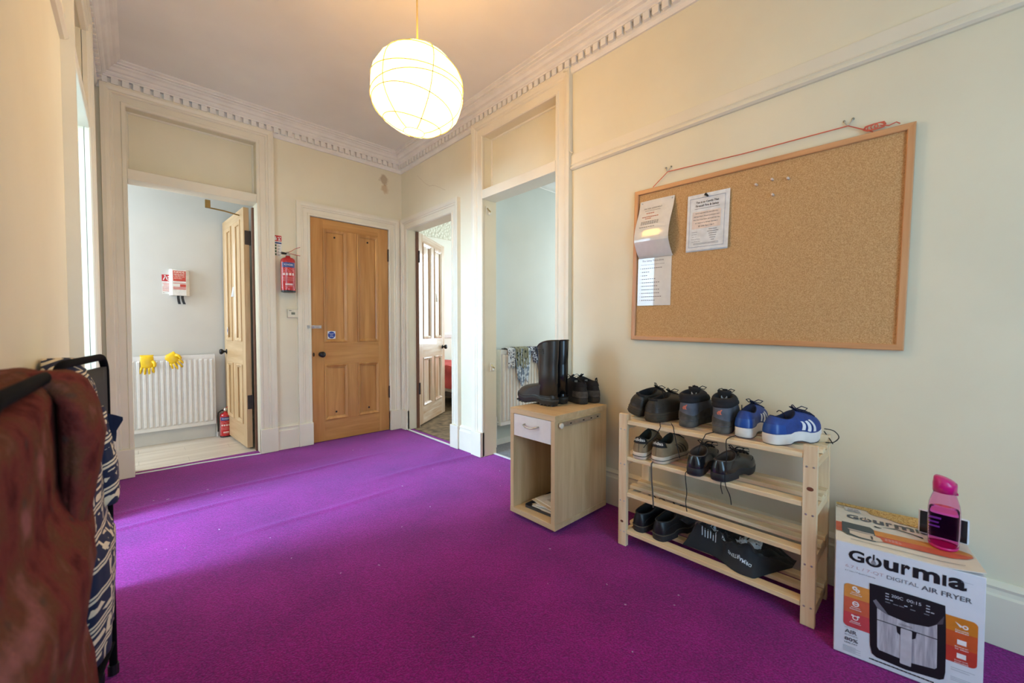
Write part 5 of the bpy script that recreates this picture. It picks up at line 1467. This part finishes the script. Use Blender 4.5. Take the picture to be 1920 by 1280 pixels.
m_bpr = plain('white bag print', lin(206, 220, 230), .7)
def bag_poly(name, pts, mat, d=.0018):
    """triangulated print that follows the cloth"""
    m = MB(); us = [p[0] for p in pts]; ws = [p[1] for p in pts]
    bmx = bmesh.new(); bmx.faces.new([bmx.verts.new((p[0], p[1], 0)) for p in pts])
    for ax in (0, 1):
        for k in range(1, 40):
            co_ = [0, 0, 0]; co_[ax] = k/40; no = [0, 0, 0]; no[ax] = 1
            bmesh.ops.bisect_plane(bmx, geom=bmx.verts[:]+bmx.edges[:]+bmx.faces[:], plane_co=co_, plane_no=no)
    bmx.verts.ensure_lookup_table()
    for i, v_ in enumerate(bmx.verts): v_.index = i
    m.add([bag_pt(v_.co.x, v_.co.y, d) for v_ in bmx.verts], [tuple(v_.index for v_ in f_.verts) for f_ in bmx.faces]); bmx.free()
    return m.obj(name, mat, bag)
bag_poly('shoe_print', [(.50, .50), (.53, .44), (.62, .40), (.70, .36), (.74, .42), (.76, .55), (.74, .72), (.68, .88), (.60, .93), (.55, .86), (.545, .74), (.53, .66)], m_bpr)
bag_poly('star_print', [(.22, .62), (.24, .52), (.19, .44), (.27, .46), (.33, .40), (.29, .50), (.28, .60), (.25, .72)], m_bpr)
for k in range(6): bag_poly('stripe_print', [(.20+.028*k, .10), (.209+.028*k, .10), (.196+.028*k, .20), (.187+.028*k, .20)], m_bpr)
bag_poly('small_mark', [(.40, .20), (.44, .18), (.43, .30), (.40, .28)], m_bpr)
tm = MB(); text_in(tm, 'DRMARTENS', .50, .74, .100, .126, lambda a, c: bag_pt(1.24-a, .21-c, .0022), .015); tm.obj('lettering', m_bpr, bag)
MB().grid(lambda u, w_: (.10+.10*u+.02*math.sin(5*u), .175-.17*u+.02*w_*2, .075+.030*math.sin(PI*u)+.010*w_), 14, 3).obj('handle', m_bagc, bag, smooth=True, solid=.004)
# ------------------------------------------------------------------ folded black chairs leaning on the left wall
m_tubeb = plain('charcoal coated tube', lin(12, 12, 15), .9, var=.08, spec=.1)
m_padb = plain('black chair panel', lin(22, 23, 27), .6)
def folded_chair(label, loc, rz, w_=.41, h=.975, zp=None):
    t = thing('folding_chair', label, 'chair', loc, rz, group=None)
    r = .0095; R = .055
    path = [(0, 0, .01), (0, 0, h-R)]+[(R-R*math.cos(a), 0, h-R+R*math.sin(a)) for a in [PI/2*i/6 for i in range(1, 7)]]+[(w_-R+R*math.sin(a), 0, h-R+R*math.cos(a)) for a in [PI/2*i/6 for i in range(0, 7)]]+[(w_, 0, .01)]
    MB().tube(path, r, 10).obj('back_frame', m_tubeb, t, smooth=True)
    MB().grid(lambda u, v_: (.012+u*(w_-.024), .004*math.sin(PI*u), (zp or h-.30)+v_*.27), 10, 6).obj('backrest', m_padb, t, smooth=True, solid=.012)
    MB().box(.03, w_-.03, .012, .034, .17, .55).obj('seat', m_padb, t, bevel=.008)
    MB().tube([(.03, .026, .01), (.03, .026, .60), (w_-.03, .026, .60), (w_-.03, .026, .01)], .009, 8).obj('rear_leg_frame', m_tubeb, t)
    for z in (.10,):
        MB().tube([(0, 0, z), (w_, 0, z)], .007, 8).obj('stretcher', m_tubeb, t)
    for x, y in ((0, 0), (w_, 0), (.03, .026), (w_-.03, .026)):
        MB().lathe([(0, 0), (.013, 0), (.013, .03), (0, .03)], 10, (x, y, 0.002)).obj('foot_cap', m_black, t)
    return t
ch1 = folded_chair('folded black chair leaning on the left wall under the red brown coat, nearest the viewer', (-.108, .60, 0), math.radians(89.5), .42, .975, .40)
ch2 = folded_chair('folded black chair leaning on the left wall under the patterned robe', (-.128, 1.305, 0), math.radians(81.5), .405, .972)

# ------------------------------------------------------------------ garments
def fold_ring(z, xa, xb, yc, hy, n, seed, amp, sq=.75):
    """closed cloth section between the wall side xa and the room side xb"""
    cx, hx = (xa+xb)/2, (xb-xa)/2; out = []
    for k in range(n):
        a = 2*PI*k/n; c, s_ = math.cos(a), math.sin(a)
        c = math.copysign(abs(c)**sq, c); s_ = math.copysign(abs(s_)**sq, s_)
        f = amp*(noise.noise(V(math.cos(a)*2.2+seed, math.sin(a)*2.2, z*2.3))+.5*noise.noise(V(math.cos(a)*5+seed, math.sin(a)*5, z*4)))
        rx, ry = max(.004, hx+f*.45), hy+f
        out.append(V(cx+rx*c, yc+ry*s_, z+.012*noise.noise(V(a, seed, z*3))*min(1, amp*60)))
    for p in out: p.x = max(p.x, XL+.003)
    return out
def itab(tab, z): return interp(sorted(tab), z)
def garment(name, mat, root, prof, zs, yc, hy, seed, amp, n=72, xa=-.170, ycf=None):
    rings = []
    for z in zs:
        rings.append([V(*p)-root.location for p in fold_ring(z, xa if not callable(xa) else xa(z), itab(prof, z), yc if not callable(yc) else yc(z), hy if not callable(hy) else hy(z), n, seed, amp if not callable(amp) else amp(z))])
    return MB().loft(rings, True, True).obj(name, mat, root, smooth=True)
# red brown coat
m, nt, b = nmat('mottled maroon wool')
v = coords(nt)
n = N(nt, 'ShaderNodeTexNoise'); n.inputs['Scale'].default_value = 15; n.inputs['Detail'].default_value = 6
n2 = N(nt, 'ShaderNodeTexVoronoi'); n2.inputs['Scale'].default_value = 26
n3 = N(nt, 'ShaderNodeTexNoise'); n3.inputs['Scale'].default_value = 160
for q in (n, n2, n3): nt.links.new(v, q.inputs['Vector'])
base = ramp(nt, n.outputs[0], [(.30, lin(74, 24, 22)), (.44, lin(118, 54, 46)), (.54, lin(108, 66, 44)), (.68, lin(152, 94, 88))])
spot = ramp(nt, n2.outputs['Distance'], [(.08, (1, 1, 1, 1)), (.22, (0, 0, 0, 1))])
col = mixc(nt, math_n(nt, 'MULTIPLY', spot, .55), base, lin(66, 68, 60))
nt.links.new(mixc(nt, math_n(nt, 'MULTIPLY', n3.outputs[0], .35), col, lin(56, 18, 16)), b.inputs['Base Color'])
b.inputs['Roughness'].default_value = .95; b.inputs['Specular IOR Level'].default_value = .1
bump(nt, b, n3.outputs[0], .5, .004)
M_coat = m
coat = thing('coat', 'red brown mottled wool coat draped over the nearest folded chair', 'coat', (-.10, .93, .98))
zs = [.986, .984, .978, .968]+[.95-.02*i for i in range(36)]
sm = lambda z: min(1, max(0, (.962-z)/.03))
garment('coat_body', M_coat, coat, [(.99, -.125), (.978, -.112), (.955, -.098), (.94, -.094), (.88, -.092), (.80, -.090), (.76, -.072), (.735, -.056), (.694, -.052), (.665, -.058), (.60, -.067), (.55, -.074), (.50, -.070), (.45, -.062), (.30, -.055), (.2, -.05)],
    zs, lambda z: 1.0-.16*sm(z), lambda z: .02+.14*min(1, max(.0, (.99-z)*9))**.5+.16*sm(z), 3.1, lambda z: .004+.022*min(1, max(0, .98-z)*3))
garment('sleeve', M_coat, coat, [(.985, -.085), (.978, -.070), (.965, -.060), (.93, -.049), (.90, -.044), (.875, -.040), (.845, -.044), (.80, -.051), (.76, -.058), (.70, -.064)],
    [.984, .981, .974, .965]+[.95-.015*i for i in range(17)], .985, lambda z: .015+.075*min(1, max(0, (.986-z)*16))**.5, 8.4, lambda z: .002+.008*min(1, max(0, .98-z)*5), 48,
    xa=lambda z: -.094 if z < .94 else -.094-.04*(z-.94)/.045)
# patterned robe
m, nt, b = nmat('navy and cream printed cotton')
v = coords(nt); sep = N(nt, 'ShaderNodeSeparateXYZ'); nt.links.new(v, sep.inputs[0])
nz = N(nt, 'ShaderNodeTexNoise'); nz.inputs['Scale'].default_value = 7; nt.links.new(v, nz.inputs['Vector'])
s_ = math_n(nt, 'ADD', math_n(nt, 'MULTIPLY', sep.outputs[0], 1.0), math_n(nt, 'MULTIPLY', sep.outputs[1], -.8))
zz = math_n(nt, 'ADD', math_n(nt, 'ADD', sep.outputs[2], math_n(nt, 'MULTIPLY', sep.outputs[0], -.45)), math_n(nt, 'MULTIPLY', nz.outputs[0], .02))
band = math_n(nt, 'FRACT', math_n(nt, 'DIVIDE', math_n(nt, 'ADD', zz, 3.0), .066))
ln1 = math_n(nt, 'MULTIPLY', math_n(nt, 'GREATER_THAN', band, .06), math_n(nt, 'LESS_THAN', band, .16))
ln2 = math_n(nt, 'MULTIPLY', math_n(nt, 'GREATER_THAN', band, .22), math_n(nt, 'LESS_THAN', band, .30))
cmb = N(nt, 'ShaderNodeCombineXYZ'); nt.links.new(math_n(nt, 'MULTIPLY', s_, 24), cmb.inputs[0]); nt.links.new(math_n(nt, 'MULTIPLY', zz, 30.3), cmb.inputs[1])
vo = N(nt, 'ShaderNodeTexVoronoi', feature='DISTANCE_TO_EDGE'); vo.inputs['Scale'].default_value = 1.4; nt.links.new(cmb.outputs[0], vo.inputs['Vector'])
mo = math_n(nt, 'GREATER_THAN', vo.outputs['Distance'], .20)
inb = math_n(nt, 'MULTIPLY', math_n(nt, 'GREATER_THAN', band, .38), math_n(nt, 'LESS_THAN', band, .98))
fr_ = math_n(nt, 'FRACT', math_n(nt, 'MULTIPLY', s_, 20)); bar = math_n(nt, 'MULTIPLY', math_n(nt, 'LESS_THAN', fr_, .12), inb)
mask = math_n(nt, 'MAXIMUM', math_n(nt, 'MAXIMUM', ln1, ln2), math_n(nt, 'MAXIMUM', math_n(nt, 'MULTIPLY', mo, inb), bar))
nt.links.new(mixc(nt, mask, lin(26, 34, 62), lin(222, 206, 176)), b.inputs['Base Color'])
b.inputs['Roughness'].default_value = .85
M_robe = m
robe = thing('patterned_robe', 'navy and cream patterned cotton robe draped over the farther folded chair', 'robe', (-.11, 1.53, .96))
zs = [.979, .977, .970, .960]+[.945-.02*i for i in range(36)]
garment('robe_body', M_robe, robe, [(.98, -.118), (.970, -.112), (.955, -.104), (.946, -.096), (.905, -.082), (.846, -.073), (.80, -.069), (.59, -.068), (.545, -.067), (.504, -.051), (.40, -.050), (.267, -.055), (.2, -.056)],
    zs, 1.52, lambda z: .02+.16*min(1, max(0, (.98-z)*9))**.5, 5.7, lambda z: .003+.012*min(1, max(0, .97-z)*3))
garment('sleeve', M_robe, robe, [(.85, -.066), (.80, -.060), (.77, -.056), (.71, -.047), (.68, -.042), (.60, -.040), (.585, -.041)],
    [.84-.015*i for i in range(18)], 1.56, lambda z: .02+.04*min(1, max(0, (.86-z)*6)), 2.2, .004, 40, xa=lambda z: -.09)
garment('hem_lining', plain('white lining cloth', lin(232, 232, 240), .8), robe, [(.27, -.085), (.235, -.10), (.20, -.118)], [.262, .25, .24, .225, .21], 1.50, .11, 1.4, .002, 30)
sash = MB()
sash.loft([[V(-.075, 1.585, .822)-robe.location, V(-.075, 1.60, .80)-robe.location, V(-.075, 1.585, .775)-robe.location],
           [V(-.050, 1.575, .815)-robe.location, V(-.052, 1.588, .792)-robe.location, V(-.050, 1.575, .755)-robe.location],
           [V(-.030, 1.565, .806)-robe.location, V(-.031, 1.570, .802)-robe.location, V(-.030, 1.565, .797)-robe.location]])
sash.loft([[V(-.070, 1.60, .775)-robe.location, V(-.070, 1.605, .765)-robe.location, V(-.070, 1.595, .745)-robe.location], [V(-.044, 1.59, .765)-robe.location, V(-.044, 1.594, .755)-robe.location, V(-.046, 1.588, .735)-robe.location]])
sash.obj('sash', plain('navy cloth', lin(26, 34, 62), .8), robe)

# ------------------------------------------------------------------ yellow rubber gloves on the kitchen radiator
m_yel = plain('yellow rubber', lin(240, 196, 30), .35, var=.12, scale=20)
def glove(label, loc, ry, spread, hang):
    t = thing('rubber_glove', label, 'glove', loc, rot=(0, ry, 0), group='yellow rubber gloves')
    m = MB(); w0 = .047
    def el(z, y, hx, hy, x=0): return [(x+hx*math.cos(2*PI*k/16), y+hy*math.sin(2*PI*k/16), z) for k in range(16)]
    rr = [el(-.010, .040, w0, .006), el(.010, .030, w0, .008), el(.018, .012, w0, .010), el(.012, -.010, w0, .012), el(-.02, -.020, w0*.98, .013), el(-hang, -.020, w0*.92, .014), el(-hang-.02, -.020, w0*.8, .012)]
    m.loft(rr)
    m.obj('palm', m_yel, t, smooth=True, sub=1)
    for i, (x, L) in enumerate(((-.034, .062), (-.012, .082), (.012, .078), (.034, .058))):
        d = V(spread*(i-1.5)*.5, -.04, -1).normalized(); p = V(x, -.020, -hang-.004)
        MB().tube([p, p+d*L*.4, p+d*L*.8+V(0, .004, 0), p+d*L+V(0, .006, 0)], [.0108, .0100, .009, .005], 10).obj('finger', m_yel, t, smooth=True)
    p = V(w0*.8, -.022, -hang+.045)
    MB().tube([p, p+V(.014, -.010, -.022), p+V(.014, -.014, -.044), p+V(.010, -.014, -.054)], [.014, .013, .011, .006], 10).obj('thumb', m_yel, t, smooth=True)
    return t
glove('left yellow rubber glove hanging straight over the kitchen radiator', (.070, 4.838, .812), 0, .28, .085)
glove('right yellow rubber glove lying at an angle over the kitchen radiator', (.225, 4.838, .818), -.55, .28, .062)

# ------------------------------------------------------------------ underwear drying on the study radiator
def cloth_print(name, c1, c2, sc, thr=.35):
    m, nt, b = nmat(name); v = coords(nt)
    n = N(nt, 'ShaderNodeTexVoronoi'); n.inputs['Scale'].default_value = sc; nt.links.new(v, n.inputs['Vector'])
    n2 = N(nt, 'ShaderNodeTexNoise'); n2.inputs['Scale'].default_value = sc*.6; nt.links.new(v, n2.inputs['Vector'])
    f = math_n(nt, 'ADD', n.outputs['Distance'], math_n(nt, 'MULTIPLY', n2.outputs[0], .3))
    nt.links.new(ramp(nt, f, [(thr, c1), (thr+.10, c2)]), b.inputs['Base Color']); b.inputs['Roughness'].default_value = .85
    return m
RT = .195+.672+.008
def drape(name, label, x0, x1, drop, mat, seed, lift=0, skew=0, back=.10, band=None, taper=0):
    t = thing(name, label, 'clothing', (x0, 2.655, RT), group=None); w_ = x1-x0
    Ltot = drop+.066+back
    def fn(u, w2):
        s_ = w2*Ltot
        fold = .006*math.sin(u*16+seed)+.004*noise.noise(V(u*7, s_*20, seed))
        x = w_*(u+(0 if s_ < back+.066 else -taper*(u-.5)*(s_-back-.066)/drop))
        if s_ < back: return (x, .070+abs(fold)*.4+.004, lift+.003-(back-s_))
        if s_ < back+.066:
            q = (s_-back)/.066; return (x, .070-.082*q, lift+.006+.006*math.sin(PI*q)+abs(fold)*.5)
        q = s_-back-.066
        return (x+skew*q, -.012-abs(fold)-lift*.5, lift+.003-q*(1+.10*math.sin(u*9+seed)))
    MB().grid(fn, 20, 26).obj('cloth', mat, t, smooth=True, solid=.0022)
    if band:
        MB().grid(lambda u, w2: (fn(u, 1)[0], fn(u, 1)[1]-.003, fn(u, 1)[2]+.022*w2-.002), 16, 2).obj('waistband', band, t, solid=.002)
    return t
m_cf = cloth_print('navy floral print', lin(34, 46, 72), lin(214, 220, 226), 52, .42)
m_cm = cloth_print('camouflage print', lin(50, 58, 46), lin(132, 134, 112), 26, .40)
m_lf = cloth_print('pale blue print', lin(196, 208, 220), lin(120, 136, 156), 40, .62)
m_nb = cloth_print('navy lettered band', lin(24, 34, 66), lin(206, 214, 230), 70, .62)
drape('boxer_shorts', 'navy floral boxer shorts at the left end of the study radiator', 2.43, 2.515, .16, m_cf, 1, .0)
drape('boxer_shorts', 'pale blue patterned boxer shorts hanging lowest on the study radiator', 2.50, 2.73, .315, m_lf, 4, .001, taper=.45, band=None)
drape('boxer_shorts', 'camouflage boxer shorts in the middle of the study radiator', 2.522, 2.69, .175, m_cm, 2, .006)
drape('boxer_shorts', 'navy lettered boxer shorts at the right on the study radiator', 2.715, 2.775, .14, m_nb, 3, .004, skew=.35)
drape('boxer_shorts', 'dark navy boxer shorts with a lettered waistband beside the rubber boot', 2.79, 2.91, .27, plain('navy cloth', lin(26, 34, 62), .8), 5, .002, skew=.15, band=m_nb)

for o in bpy.data.objects:
    if o.type == 'MESH' and o.name.split('.')[0] in ('small_print', 'feature_icons', 'runner_slots', 'eyelets', 'screw_heads', 'pictograms', 'green_symbols', 'pictogram', 'volume_marks', 'screen_text', 'faint_print', 'embossed_bars', 'footer_marks', 'red_print', 'tread', 'whisk'):
        o['kind'] = 'stuff'
